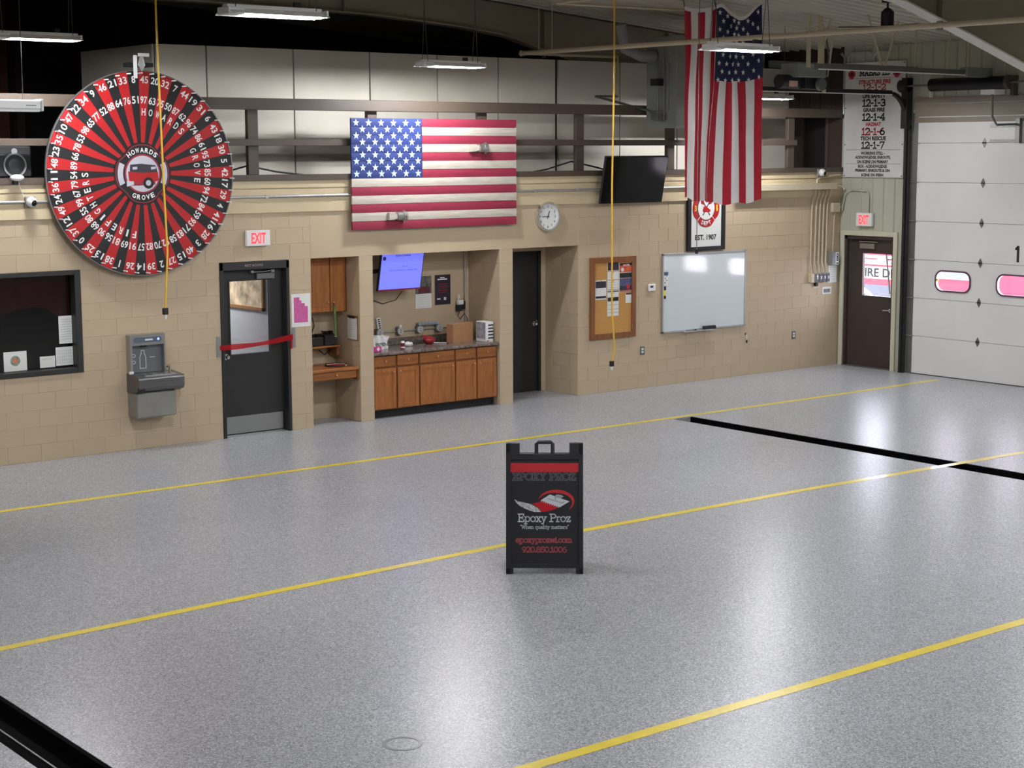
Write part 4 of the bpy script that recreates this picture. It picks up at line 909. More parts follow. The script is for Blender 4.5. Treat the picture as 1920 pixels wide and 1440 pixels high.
# wall screen tilted down
t = thing('wall_television', 'blank black television tilted down above the cork board', 'television', (17.0, -.25, 2.8))
tt, tb = V(17.045, -.40, 3.535), V(16.935, -.26, 2.84); up = V(0, tt.y - tb.y, tt.z - tb.z).normalized(); rt = V(1, 0, 0); nn = rt.cross(up); nn = nn if nn.y < 0 else -nn
c = (tt + tb) / 2; c.x = 16.985; hh = .352
G().obox(c - nn * .02, (rt, up, nn), (.625, hh, .02)).build('case', M_BLACKM, t, bevel=.006)
G().obox(c + nn * .003, (rt, up, nn), (.612, hh - .014, .003)).build('screen', mat('screen_black', (9, 9, 11), .08, var=0, spec=.28), t)
G().obox(c - nn * .06, (rt, up, nn), (.2, .15, .03)).build('rear_housing', M_BLACKM, t); G().tube([c - nn * .08, (16.985, -.08, 3.2), (16.985, 0, 3.2)], .03, 8).build('arm', M_BLACKM, t)
B(16.88, 17.09, -.03, 0.0, 3.08, 3.32).build('wall_plate', M_BLACKM, t)
# cork board
t = thing('cork_board', 'oak framed cork notice board', 'notice board', (16.85, -.02, .81)); a0, a1, c0, c1_ = 16.39, 17.305, .812, 2.04
B(a0 + .03, a1 - .03, -.02, 0, c0 + .03, c1_ - .03).build('cork', mat('cork', (190, 140, 76), .9, var=.14, scale=60, bump=.1), t)
for a, b, c, d in ((a0, a0 + .085, c0, c1_), (a1 - .085, a1, c0, c1_), (a0 + .085, a1 - .085, c0, c0 + .085), (a0 + .085, a1 - .085, c1_ - .085, c1_)): B(a, b, -.04, 0, c, d).build('frame_rail', M_OAKD, t, bevel=.004)
CG = 'notices pinned to the cork board'; M_PDK = mat('flyer_dark', (40, 38, 52), .6, var=.4, scale=20); M_POR = mat('flyer_orange', (196, 84, 48), .6, var=.35, scale=18); M_PBL = mat('flyer_blue', (70, 76, 110), .6, var=.4, scale=20)
def note(x0, x1, z0, z1, label, bands=(), rows=0):
    t = paper(x0, x1, z0, z1, -.021, label, 'notice', rows, group=CG, cat='notice')
    for f0, f1, m in bands: B(x0 + .006, x1 - .006, -.0255, -.024, z1 - (z1 - z0) * f1, z1 - (z1 - z0) * f0).build('print_block', m, t)
    G().sphere(((x0 + x1) / 2, -.028, z1 - .012), .007, 8, 6).build('pin', M_TEXTR, t)
note(16.49, 16.71, 1.41, 1.70, 'notice with group photos at the left of the cork board', ((.06, .4, M_PDK), (.82, .93, M_BLACKM)), 0)
note(16.73, 16.96, 1.83, 1.985, 'dark photo flyer at the top of the middle column of notices', ((.05, .95, M_PDK),))
note(16.73, 16.96, 1.70, 1.82, 'white card with three small marks under the dark photo flyer', ())
note(16.73, 16.96, 1.435, 1.69, 'white typed page in the middle of the cork board', ((.55, .57, M_BLACKM), (.64, .69, M_BLACKM)), 5)
note(16.73, 16.96, 1.15, 1.43, 'lowest white list with a black heading in the middle column', ((.0, .2, M_BLACKM), (.38, .40, M_GREYP), (.62, .64, M_GREYP), (.8, .82, M_GREYP)))
note(16.97, 17.23, 1.71, 1.935, 'orange and black event flyer at the upper right of the cork board', ((.0, .15, M_BLACKM), (.15, .6, M_POR), (.65, .98, M_BLACKM)))
note(16.97, 17.23, 1.50, 1.705, 'dark blue flyer with a red burst below the orange flyer', ((.0, .55, M_PBL), (.55, .88, M_PDK), (.9, .98, M_POR)))
note(17.10, 17.22, 1.33, 1.48, 'small white slip with a dark top at the right of the cork board', ((.0, .15, M_PDK),))
G().prism([(.05 * math.cos(a) * (1 if i % 2 else .6), .05 * math.sin(a) * (1 if i % 2 else .6)) for i, a in enumerate([k * math.pi / 8 for k in range(16)])], (17.15, -.026, 1.58), *AX, .001).build('flyer_burst', M_TEXTR, bpy.data.objects['notice.006'])
G().prism(ngon(.03, 16), (17.03, -.026, 1.84), *AX, .001).build('flyer_seal', M_PAPER, bpy.data.objects['notice.005'])
text('PAYER', (17.11, -.0255, 1.905), AX, .03, .13, M_TEXTW, bpy.data.objects['notice.005'], bold=.02)
# thermostat, outlets
t = thing('thermostat', 'small white thermostat between cork board and whiteboard', 'thermostat', (17.64, 0, 1.48)); B(17.565, 17.72, -.035, 0, 1.48, 1.59).build('case', M_WHITE, t, bevel=.012); B(17.60, 17.66, -.037, -.035, 1.535, 1.565).build('display', M_BLACKM, t)
for x, lb in ((17.47, 'outlet low on the wall under the thermostat'), (20.89, 'outlet low on the wall right of the whiteboard')):
    t = thing('wall_outlet', lb, 'outlet', (x, 0, .51), 'wall outlets'); B(x - .045, x + .045, -.008, 0, .51, .64).build('plate', M_STEELD, t)
    for z in (.555, .60): B(x - .02, x + .02, -.012, -.008, z - .015, z + .015).build('socket', M_WHITE, t)
# whiteboard
t = thing('whiteboard', 'large white dry erase board with aluminium frame', 'whiteboard', (18.78, -.02, .81)); a0, a1, c0, c1_ = 17.865, 19.705, .812, 2.042
B(a0 + .01, a1 - .01, -.02, 0, c0 + .01, c1_ - .01).build('board', mat('board_gloss', (206, 214, 216), .10, var=0, coat=.6, spec=.8), t)
for a, b, c, d in ((a0, a0 + .028, c0, c1_), (a1 - .028, a1, c0, c1_), (a0, a1, c0, c0 + .028), (a0, a1, c1_ - .028, c1_)): B(a, b, -.03, 0, c, d).build('frame_rail', M_COND, t, bevel=.003)
B(18.28, 18.95, -.09, -.03, c0 - .01, c0 + .008).build('pen_tray', M_COND, t)
t = thing('board_eraser', 'black eraser resting on the whiteboard tray', 'eraser', (18.85, -.06, .82)); B(18.72, 18.99, -.085, -.04, .82, .862).build('felt', M_BLACKM, t, bevel=.006); B(18.73, 18.98, -.08, -.035, .862, .872).build('grip', M_BLACK, t)
t = thing('marker_pen', 'grey marker lying on the whiteboard tray', 'marker', (18.5, -.06, .82)); G().cyl((18.36, -.06, .828), (18.52, -.06, .828), .008, 8).build('barrel', M_GREYP, t); G().cyl((18.52, -.06, .828), (18.57, -.06, .828), .009, 8).build('cap', M_BLACKM, t)
for z0, z1, m, lb in ((1.71, 1.76, M_PBL, 'blue magnet strip at the top left of the whiteboard'), (1.555, 1.70, M_PAPER, 'white cartoon slip on the left edge of the whiteboard'), (1.345, 1.54, M_YELLOW, 'yellow and black level strip on the left edge of the whiteboard')):
    t = thing('magnet_strip', lb, 'magnet', (17.95, -.02, z0), 'magnets on the whiteboard'); B(17.895, 17.985 if m is not M_YELLOW else 17.94, -.024, -.02, z0, z1).build('strip', m, t)
    if m is M_YELLOW: B(17.895, 17.94, -.026, -.024, z1 - .06, z1).build('end_block', M_BLACKM, t); B(17.895, 17.94, -.026, -.024, z0, z0 + .05).build('end_block', M_BLACKM, t)
    if m is M_PAPER:
        for i in range(4): G().prism(ngon(.012, 8), (17.92 + .035 * (i % 2), -.024, z0 + .04 + .035 * i), *AX, .001).build('doodle', M_GREYP, t)
# framed fire department sign
t = thing('framed_sign', 'black framed fire department sign above the whiteboard', 'sign', (18.79, -.02, 2.06)); a0, a1, c0, c1_ = 18.38, 19.205, 2.062, 3.24; sx, sz = 18.79, 2.72
B(a0 + .03, a1 - .03, -.02, 0, c0 + .03, c1_ - .03).build('panel', M_PAPER, t)
for a, b, c, d in ((a0, a0 + .075, c0, c1_), (a1 - .075, a1, c0, c1_), (a0 + .075, a1 - .075, c0, c0 + .06), (a0 + .075, a1 - .075, c1_ - .06, c1_)): B(a, b, -.045, 0, c, d).build('frame_rail', M_BLACKM, t, bevel=.004)
e = G().prism(crest(0, .292, 96, .09), (sx, -.02, sz), *AX, .006).build('crest', M_WRED, t)
G().prism(ngon(.19, 40), (sx, -.02, sz), *AX, .007).build('crest_rim', M_TEXTB, e); G().prism(ngon(.182, 40), (sx, -.02, sz), *AX, .0078).build('crest_field', M_PAPER, e)
for a in (45, 135, 225, 315):
    a = math.radians(a); d = V(math.cos(a), 0, math.sin(a)); G().obox(V(sx, -.027, sz) + d * .225, (d, (0, 1, 0), d.cross(V(0, 1, 0))), (.05, .001, .005)).build('crest_line', M_PAPER, e)
for s_, am, u_ in (('FIRE', 90, 1), ('DEPT', 270, -1)):
    for i, ch in enumerate(s_):
        a = math.radians(am - u_ * (i - 1.5) * 13); text(ch, (sx + .235 * math.cos(a), -.027, sz + .235 * math.sin(a)), AX, .065, None if ch == 'I' else .045, M_TEXTW, e, 'letter', bold=.03, rot=a - math.pi / 2 * u_)
M_GOLD = mat('gold_paint', (236, 186, 48), .5, var=.05)
text('3', (sx - .235, -.027, sz), AX, .09, .045, M_GOLD, e, 'number', bold=.03)
G().prism([(-.02, .05), (.02, .05), (.015, .01), (.025, -.02), (.02, -.05), (-.015, -.05), (-.02, -.01)], (sx + .235, -.027, sz), *AX, .001).build('gold_tool', M_GOLD, e)
for s in (-1, 1):
    d = V(s * .55, 0, .83); G().obox(V(sx, -.0285, sz), (d, (0, 1, 0), d.cross(V(0, 1, 0))), (.135, .001, .008)).build('axe_handle', M_TEXTB, e)
    q = [(-.035, -.045), (.035, -.02), (.04, .035), (-.03, .03)]; G().prism([(x * s, z) for x, z in q], (sx + s * .085, -.0285, sz + .095), *AX, .0015).build('axe_head', mat('axe_red', (150, 24, 36), .5, var=0), e)
G().prism([(-.07, .0), (-.05, .05), (.0, .065), (.05, .03), (.10, -.0), (.09, -.03), (-.06, -.03)], (sx - .01, -.029, sz - .03), *AX, .002).build('helmet', M_WRED, e)
text('EST. 1907', (sx, -.021, 2.265), AX, .085, .47, M_TEXTB, t, bold=.03)

# wireway, conduits and boxes in the corner
t = thing('wireway', 'beige wireway box under the loft edge near the corner', 'wireway', (20.5, -.1, 2.97)); B(19.4, 21.72, -.16, 0, 2.97, 3.075).build('trough', M_PIPE, t, bevel=.004)
G().tube([(21.72, -.08, 3.03), (21.93, -.08, 3.02), (21.95, -.12, 2.95)], .02, 8).build('outlet_pipe', M_PIPE, t); G().tube([(21.3, -.08, 3.075), (21.3, -.08, 3.13), (21.4, -.06, 3.16), (21.9, -.05, 3.2)], .016, 8).build('riser', M_PIPE, t)
ST = [21.255, 21.36, 21.455, 21.545, 21.635]; SG = 'conduits and switch boxes by the corner'
names = ['leftmost of the five conduits by the corner, ending in a plain beige box', 'second conduit from the left by the corner, with an arrow switch', 'middle one of the five conduits by the corner', 'fourth of the five conduits by the corner', 'rightmost of the five conduits by the corner']
for i, x in enumerate(ST):
    t = thing('switch_conduit', names[i], 'conduit', (x, -.03, 1.44), SG)
    g = G().tube([(x + .03, -.06, 2.968), (x + .03, -.055, 2.88), (x + .01, -.03, 2.80), (x, -.025, 2.7), (x - .02, -.025, 1.75), (x + .005, -.035, 1.66), (x + .01, -.04, 1.56)], .013, 8); g.build('pipe', M_PIPE, t)
    B(x - .035, x + .045, -.075, 0, 1.43, 1.575).build('switch_box', M_PIPE if i == 0 else M_GREYP, t, bevel=.004)
    if i: B(x - .025, x + .035, -.079, -.075, 1.44, 1.565).build('cover', mat('switch_dark', (66, 62, 72), .5, var=.1), t); B(x - .004, x + .014, -.086, -.079, 1.48, 1.53).build('toggle', M_WHITE, t)
    if i == 1: G().prism([(-.02, -.02), (.02, -.02), (0, .02)], (x + .005, -.08, 1.545), *AX, .002).build('arrow', M_TEXTW, t)
t = thing('junction_box', 'square beige junction box near the corner with a thin conduit', 'junction box', (21.83, -.03, 2.58)); B(21.73, 21.91, -.07, 0, 2.585, 2.74).build('box', M_PIPE, t, bevel=.004)
G().tube([(21.83, -.03, 2.585), (21.81, -.03, 2.5), (21.78, -.03, 1.9)], .011, 8).build('pipe', M_PIPE, t); G().cyl((21.91, -.04, 2.66), (21.99, -.04, 2.66), .018, 10).build('nipple', M_PIPE, t)
t = thing('grey_control_box', 'grey control box with black numerals near the corner', 'control box', (21.79, -.05, 1.70)); B(21.71, 21.86, -.10, 0, 1.70, 1.925).build('case', M_GREYP, t, bevel=.005)
B(21.785, 21.862, -.104, -.10, 1.71, 1.915).build('label_plate', M_PAPER, t); text('100', (21.824, -.104, 1.81), AX, .055, .18, M_TEXTB, t, 'numerals', bold=.03, rot=math.pi / 2)
paper(21.72, 21.93, 1.40, 1.69, -.003, 'white instruction sheet below the grey control box', rows=6)
t = paper(21.58, 21.80, 1.215, 1.335, -.003, 'small white label card low beside the corner switches'); B(21.61, 21.77, -.007, -.005, 1.24, 1.30).build('print_block', mat('print_grey2', (120, 120, 124), .8, var=.6, scale=60), t)
t = thing('push_button', 'small black push button under the corner switch boxes', 'button', (21.395, -.02, 1.35)); G().cyl((21.395, 0, 1.39), (21.395, -.045, 1.39), .03, 14).build('button', M_BLACKM, t); B(21.34, 21.46, -.01, 0, 1.335, 1.345).build('plate', M_WHITE, t)

# callout board on the liner wall
t = thing('callout_board', 'tall white callout board listing fire box alarm numbers', 'sign', (21.97, -.69, 3.16))
B(21.955, 21.978, -1.315, -.075, 3.165, 5.035).build('board', mat('board_white', (206, 205, 202), .55, var=.03), t)
cy = -.69
rows = [('MABAS 113', 4.865, .10, .62, 'b'), ('STRUCTURE FIRE', 4.715, .068, .66, 'r'), ('12-1-2', 4.63, .10, .48, 'r'), ('LIFE SAFETY', 4.486, .066, .48, 'b'), ('12-1-3', 4.375, .12, .48, 'b'), ('GRASS FIRE', 4.262, .066, .45, 'b'), ('12-1-4', 4.147, .12, .47, 'b'), ('HAZMAT', 4.03, .062, .31, 'r'), ('12-1-6', 3.912, .12, .48, 'r'), ('TECH RESCUE', 3.80, .068, .53, 'b'), ('12-1-7', 3.69, .115, .48, 'b'),
        ('WORKING STILL -', 3.56, .052, .50, 'b'), ('ACKNOWLEDGE, ENROUTE,', 3.488, .058, .74, 'b'), ('ON SCENE ON PRIMARY', 3.42, .052, .65, 'b'), ('BOX - ACKNOWLEDGE', 3.345, .052, .60, 'b'), ('PRIMARY, ENROUTE & ON', 3.274, .056, .72, 'b'), ('SCENE ON IFERN', 3.204, .05, .46, 'b')]
for s_, z, h, wd, c in rows:
    if all(q in SL for q in s_): slab_text(s_, (21.955, cy, z), BX, h * .86, wd, min(.023, h * .19), M_TEXTB if c == 'b' else M_TEXTR, t)
    else: text(s_, (21.955, cy, z), BX, h, wd, M_TEXTB if c == 'b' else M_TEXTR, t, bold=.05)
for y in (-.21, -1.14): G().prism(crest(0, .075, 40, .12), (21.955, y, 4.845), *BX, .002).build('crest', M_TEXTR, t); G().prism(ngon(.03, 16), (21.955, y, 4.845), *BX, .003).build('crest_centre', M_TEXTB, t)
for z, m, a, b in ((4.775, M_TEXTR, -.12, -1.25), (3.615, M_TEXTB, -.12, -1.26), (3.386, M_GREYP, -.12, -1.26)): B(21.953, 21.955, b, a, z - .003, z + .003).build('rule', m, t)
for y in (-.10, -1.29):
    for z in (3.19, 3.7, 4.3, 5.0): G().cyl((21.955, y, z), (21.95, y, z), .01, 8).build('screw', M_BLACKM, t)

# ------------------------------------------------------------------ desk niche
def knob(x, z, y, parent):
    g = G().cyl((x, y, z), (x, y - .012, z), .006, 8); g.sphere((x, y - .018, z), .013, 10, 6); return g.build('knob', mat('brass_knob', (206, 170, 120), .3, .6, var=0), parent)
t = thing('wall_cabinet', 'oak wall cabinet with two doors in the desk niche', 'cabinet', (12.0, .45, 1.48))
B(11.575, 12.30, .32, .625, 1.48, 2.225).build('body', M_OAKD, t)
B(12.285, 12.315, .31, .33, 1.48, 2.225).build('filler_strip', M_OAKD, t)
for a, b, kx in ((11.58, 12.045, 12.005), (12.055, 12.29, 12.09)):
    d = B(a, b, .30, .32, 1.49, 2.22).build('door', M_OAK, t, bevel=.004); B(a + .05, b - .05, .295, .30, 1.55, 2.16).build('raised_panel', M_OAK, d, bevel=.004); knob(kx, 1.615, .295, d)
t = thing('niche_desk', 'oak writing shelf with a drawer in the desk niche', 'desk', (11.95, .3, .60))
B(11.575, 12.315, .02, .625, .715, .75).build('top', M_OAKH, t, bevel=.004); d = B(11.60, 12.29, .05, .07, .605, .712).build('drawer_front', M_OAKH, t, bevel=.004); knob(11.96, .66, .05, d)
B(11.60, 12.29, .07, .6, .61, .705).build('drawer_box', M_OAKD, t); B(11.575, 11.60, .03, .6, .58, .715).build('side_cleat', M_OAKD, t); B(12.29, 12.315, .03, .6, .58, .715).build('side_cleat', M_OAKD, t)
t = thing('niche_shelf', 'narrow oak shelf above the niche desk', 'shelf', (11.95, .5, 1.0)); B(11.575, 12.24, .36, .625, 1.0, 1.02).build('board', M_OAKH, t); B(12.2, 12.26, .40, .62, .88, 1.0).build('bracket', M_OAKD, t)
for i, (a, b, h, lb) in enumerate(((11.58, 11.78, .16, 'black radio with a lit display on the niche shelf'), (11.80, 12.0, .12, 'low black charger on the niche shelf beside the radio'), (12.02, 12.2, .15, 'black charger at the right end of the niche shelf'))):
    t = thing('radio_charger', lb, 'charger', ((a + b) / 2, .5, 1.02), 'chargers on the niche shelf'); B(a, b, .40, .6, 1.02, 1.02 + h).build('case', M_BLACKM, t, bevel=.01)
    for k in range(2): B(a + .04 + .08 * k, a + .08 + .08 * k, .45, .52, 1.02 + h, 1.06 + h).build('slot', M_BLACK, t)
    if i == 0: B(a + .1, a + .17, .396, .40, 1.10, 1.14).build('display', mat('radio_display', (230, 235, 255), emit=(225, 232, 255), es=1.6, var=0), t)
for i, pts in enumerate(([(11.72, .61, 1.44), (11.70, .60, 1.35), (11.66, .59, 1.25), (11.7, .58, 1.18)], [(11.88, .61, 1.42), (11.95, .6, 1.38), (11.97, .59, 1.28), (11.9, .58, 1.14)], [(12.1, .61, 1.2), (12.2, .6, 1.1), (12.22, .56, .95), (12.1, .55, .88), (12.02, .57, .95)])):
    G().tube(pts, .008, 6).build('black_cable', M_BLACKM, None, ['black cord hanging left under the wall cabinet', 'black cord looping under the middle of the wall cabinet', 'black cord drooping below the niche shelf'][i], 'cord', 'cords in the desk niche')
t = thing('wall_socket', 'wall socket with black plugs behind the niche shelf', 'outlet', (11.86, .6, 1.25)); B(11.82, 11.90, .615, .63, 1.25, 1.38).build('plate', M_WHITE, t); B(11.83, 11.89, .57, .615, 1.22, 1.29).build('plug', M_BLACKM, t); B(11.85, 11.90, .58, .615, 1.40, 1.44).build('plug', M_BLACKM, t)
t = thing('green_tube', 'green tube hanging from the wall cabinet knob', 'tube', (12.10, .2, 1.15)); G().cyl((12.105, .285, 1.57), (12.115, .285, 1.16), .016, 12).build('tube_body', mat('green_clear', (96, 128, 70), .25, var=.1), t); G().cyl((12.115, .285, 1.16), (12.115, .285, 1.145), .018, 12).build('end_cap', M_GREYP, t); G().cyl((12.105, .285, 1.57), (12.10, .285, 1.625), .004, 6).build('loop', M_BLACKM, t)
t = thing('clipboard', 'clipboard with a white form on the niche side wall', 'clipboard', (12.31, .17, 1.11)); B(12.305, 12.314, .04, .29, 1.10, 1.43).build('board', M_OAKD, t); B(12.301, 12.305, .05, .28, 1.11, 1.40).build('form', M_PAPER, t)
B(12.292, 12.304, .10, .23, 1.395, 1.425).build('clip', M_BLACKM, t)
for k in range(7): B(12.3003, 12.301, .08, .25, 1.15 + k * .03, 1.153 + k * .03).build('print_line', MATS['print_grey'], t)
t = thing('jumper_cable', 'red and white coiled cord lying on the niche desk', 'cord', (12.15, .3, .75))
for k, m in enumerate((M_TEXTR, mat('cord_cream', (216, 196, 176), .6, var=0), M_BLACKM)): G().tube([(12.12 + (.13 + .012 * k) * math.cos(a), .28 + (.10 + .02 * k) * math.sin(a), .757 + .006 * k) for a in [i * math.pi / 10 for i in range(21 - 2 * k)]], .008, 6).build('coil', m, t)
t = thing('white_phone', 'small white device standing on the niche desk', 'device', (11.82, .56, .75)); B(11.80, 11.90, .52, .60, .75, .79).build('base', M_WHITE, t, bevel=.005); B(11.79, 11.81, .59, .61, .79, .98).build('stalk', M_STEELD, t); G().sphere((11.82, .58, .97), .025).build('head', M_WHITE, t)

# ------------------------------------------------------------------ counter niche
cols = [(12.575, 12.925), (12.955, 13.305), (13.335, 13.925), (13.95, 14.305), (14.33, 14.67)]
for nm, idx, lb in (('base_cabinet', (0, 1), 'leftmost oak base cabinet with two drawers and two doors'), ('base_cabinet', (2,), 'middle oak base cabinet with one wide drawer and door'), ('base_cabinet', (3, 4), 'rightmost oak base cabinet with two drawers and two doors')):
    a, b = cols[idx[0]][0] - .012, cols[idx[-1]][1] + .012
    t = thing(nm, lb, 'cabinet', ((a + b) / 2, .35, 0), 'oak base cabinets under the counter')
    B(a, b, .07, .72, .115, .865).build('body', M_OAKD, t); B(a, b, .14, .7, 0, .115).build('toe_kick', M_BLACKM, t)
    for i in idx:
        c, d = cols[i]
        dr = B(c, d, .05, .07, .71, .855).build('drawer_front', M_OAKH, t, bevel=.005); knob((c + d) / 2, .785, .05, dr)
        do = B(c, d, .05, .07, .13, .685).build('door', M_OAK, t, bevel=.004)
        for q in ((c, c + .055, .13, .685), (d - .055, d, .13, .685), (c + .055, d - .055, .13, .185), (c + .055, d - .055, .63, .685)): B(q[0], q[1], .042, .05, q[2], q[3]).build('door_rail', M_OAK, do)
        knob({0: d - .045, 1: c + .035, 2: d - .045, 3: d - .04, 4: c + .035}[i], .635, .042, do)
t = thing('countertop', 'mottled brown laminate countertop with backsplash', 'countertop', (13.6, .35, .87)); M_LAM = mat('laminate', (116, 104, 98), .18, var=.55, scale=28)
B(12.545, 14.695, .005, .735, .87, .91).build('slab', M_LAM, t, bevel=.008); B(12.545, 14.695, .70, .735, .91, 1.005).build('backsplash', M_LAM, t, bevel=.004)
# tilted monitor on an arm
t = thing('wall_monitor', 'blue lit monitor tilted down in the counter niche', 'monitor', (13.2, .3, 1.7))
c = V(13.235, .335, 1.975); up = V(-.05, -.20, .95).normalized(); rt = V(1, .02, -.0).normalized(); nn = rt.cross(up).normalized(); up = nn.cross(rt) * -1 if nn.cross(rt).z < 0 else nn.cross(rt)
nn = nn if nn.y < 0 else -nn
G().obox(c - nn * .018, (rt, up, nn), (.37, .275, .018)).build('case', M_BLACKM, t, bevel=.005)
sc = G().obox(c + nn * .002, (rt, up, nn), (.352, .25, .002)).build('screen', mat('screen_blue', (110, 116, 250), .3, emit=(116, 122, 250), es=.85, var=0), t)
G().obox(c + nn * .003 - up * .262, (rt, up, nn), (.365, .011, .003)).build('bezel_strip', M_MAR, t)
mx = (rt, up, nn); inkb = mat('screen_ink', (40, 40, 110), .5, emit=(40, 40, 110), es=.3, var=0)
text('Station Schedule', c + nn * .004 + up * .228, mx, .03, .26, inkb, sc, bold=.01); text('Day of:', c + nn * .004 + up * .07 + rt * .05, mx, .022, .09, inkb, sc); text('Mon: Fire Trainings at 6 through Wed', c + nn * .004 + up * .015 + rt * .03, mx, .024, .47, inkb, sc)
G().prism(ngon(.028, 20), c + nn * .004 + up * .19 - rt * .31, *mx, .001).build('screen_seal', inkb, sc)
B(12.56, 12.75, .5, .74, 1.75, 2.2).build('arm_mount', M_BLACKM, t); G().tube([(12.68, .6, 1.95), (12.95, .5, 1.98), tuple(c - nn * .04)], .03, 8).build('arm', M_BLACKM, t)
G().tube([(12.9, .73, 1.68), (13.0, .72, 1.56), (13.18, .72, 1.50), (13.4, .72, 1.54), (13.5, .7, 1.66)], .006, 6).build('signal_cord', M_BLACKM, t)
t = thing('media_box', 'small media box with a white light left of the monitor', 'media player', (12.66, .55, 1.66)); B(12.60, 12.82, .55, .73, 1.68, 1.74).build('case', M_GREYP, t); G().sphere((12.86, .70, 1.70), .018, 10, 6).build('light', M_TEXTW, t)
t = thing('wall_calendar', 'photo calendar hanging half behind the monitor', 'calendar', (13.9, .73, 1.39)); B(13.75, 14.03, .732, .738, 1.39, 1.60).build('month_sheet', M_PAPER, t); B(13.76, 14.03, .730, .738, 1.60, 1.85).build('photo_sheet', mat('calendar_photo', (96, 98, 92), .5, var=.7, scale=14), t)
B(13.80, 14.0, .728, .73, 1.61, 1.70).build('photo_red', mat('photo_red', (96, 30, 40), .5, var=.5, scale=20), t)
for k in range(5): B(13.78, 14.0, .7305, .732, 1.42 + k * .032, 1.422 + k * .032).build('print_line', MATS['print_grey'], t)
t = thing('dark_poster', 'dark navy recruitment poster on the niche wall', 'poster', (14.23, .73, 1.42)); B(14.095, 14.37, .733, .738, 1.425, 1.855).build('sheet', mat('poster_navy', (36, 30, 46), .5, var=.4, scale=9), t)
for z, wd, h in ((1.815, .08, .014), (1.79, .17, .018)): B(14.225 - wd / 2, 14.225 + wd / 2, .7315, .733, z - h / 2, z + h / 2).build('title_bar', M_TEXTW, t)
for k in range(5): B(14.15, 14.33 - .02 * (k % 3), .7315, .733, 1.60 + k * .03, 1.605 + k * .03).build('print_line', M_TEXTR, t)
B(14.25, 14.29, .7315, .733, 1.49, 1.53).build('print_block', M_PAPER, t); B(14.13, 14.19, .7315, .733, 1.50, 1.52).build('print_block', M_PAPER, t)
t = thing('niche_conduit', 'upright grey conduit in the corner of the counter niche', 'conduit', (14.62, .7, .95)); G().tube([(14.62, .715, 2.23), (14.62, .715, 1.02)], .012, 8).build('pipe', M_COND, t); B(14.55, 14.60, .68, .74, 1.34, 1.46).build('socket_box', M_BLACKM, t)
t = thing('wall_charger', 'white charger with cords plugged in beside the corner conduit', 'charger', (14.5, .7, 1.3)); B(14.46, 14.56, .66, .72, 1.41, 1.48).build('adapter', M_WHITE, t, bevel=.01); B(14.45, 14.53, .66, .72, 1.32, 1.41).build('block', M_BLACKM, t)
G().tube([(14.48, .68, 1.48), (14.46, .68, 1.54), (14.48, .68, 1.56), (14.5, .68, 1.5)], .006, 6).build('cord', M_WHITE, t); G().tube([(14.5, .68, 1.33), (14.46, .68, 1.25), (14.5, .68, 1.2), (14.58, .68, 1.28), (14.62, .66, 1.2), (14.60, .64, 1.02)], .006, 6).build('cord', M_BLACKM, t)
t = thing('surface_outlets', 'row of four round outlet boxes joined by conduit', 'outlets', (13.6, .7, 1.05)); G().tube([(13.05, .72, 1.095), (14.3, .72, 1.095)], .011, 8).build('conduit', M_COND, t)
for i, x in enumerate((13.09, 13.44, 13.78, 14.12)):
    b = B(x - .05, x + .05, .675, .738, 1.05, 1.15).build('outlet_box', M_STEELD, t, bevel=.008); G().cyl((x, .675, 1.10), (x, .655, 1.10), .052, 24).build('outlet_cover', mat('outlet_grey', (176, 178, 176), .5, var=0), b)
    for s in (-.016, .016): B(x - .010, x + .010, .652, .655, 1.10 + s - .009, 1.10 + s + .009).build('socket', M_GREYP, b)
    if i == 1: B(x - .022, x + .022, .66, .70, 1.15, 1.185).build('plug', M_WHITE, b)
t = thing('power_bar', 'pale blue power bar fixed between two outlet boxes', 'power strip', (13.92, .7, 1.155)); B(13.75, 14.10, .66, .735, 1.155, 1.195).build('bar', mat('bar_blue', (150, 162, 176), .45, var=.05), t, bevel=.006)
for k in range(5): B(13.79 + k * .06, 13.82 + k * .06, .655, .66, 1.165, 1.185).build('socket', M_GREYP, t)
t = thing('power_strip', 'white power strip with black sockets leaning at the counter left', 'power strip', (12.95, .6, 1.12)); c = V(13.10, .715, 1.225); u_ = V(-.16, 0, 1).normalized()
G().obox(c, ((1, 0, .16), u_, (0, -1, 0)), (.032, .085, .02)).build('body', M_WHITE, t, bevel=.005)
for k in range(5): G().obox(c + u_ * (-.06 + .03 * k) + V(0, -.021, 0), ((1, 0, .16), u_, (0, -1, 0)), (.016, .009, .002)).build('socket', M_BLACKM, t)
# things on the counter
t = thing('open_bag', 'white paper bag printed OPEN at the left of the counter', 'paper bag', (12.85, .35, .91))
g = G().grid(lambda u, v: (12.68 + .32 * u + .012 * math.sin(v * 9), .34 - .04 * math.sin(math.pi * u) + .012 * math.sin(u * 19 + v * 5), .912 + .19 * v + .02 * math.sin(u * 6) * v), 18, 8); g.grid(lambda u, v: (12.68 + .32 * u, .46 + .03 * math.sin(math.pi * u), .912 + .18 * v + .02 * math.sin(u * 7) * v), 18, 8)
g.grid(lambda u, v: (12.68 + .32 * u, .34 + .12 * v, .912 + .185 + .015 * math.sin(u * 6)), 10, 3); g.grid(lambda u, v: (13.0, .34 + .12 * u, .912 + .18 * v), 3, 5); g.build('bag', M_PAPER, t)
text('OPEN', (12.86, .292, .985), AX, .05, .20, mat('open_green', (60, 92, 76), .7, var=0), t, bold=.03)
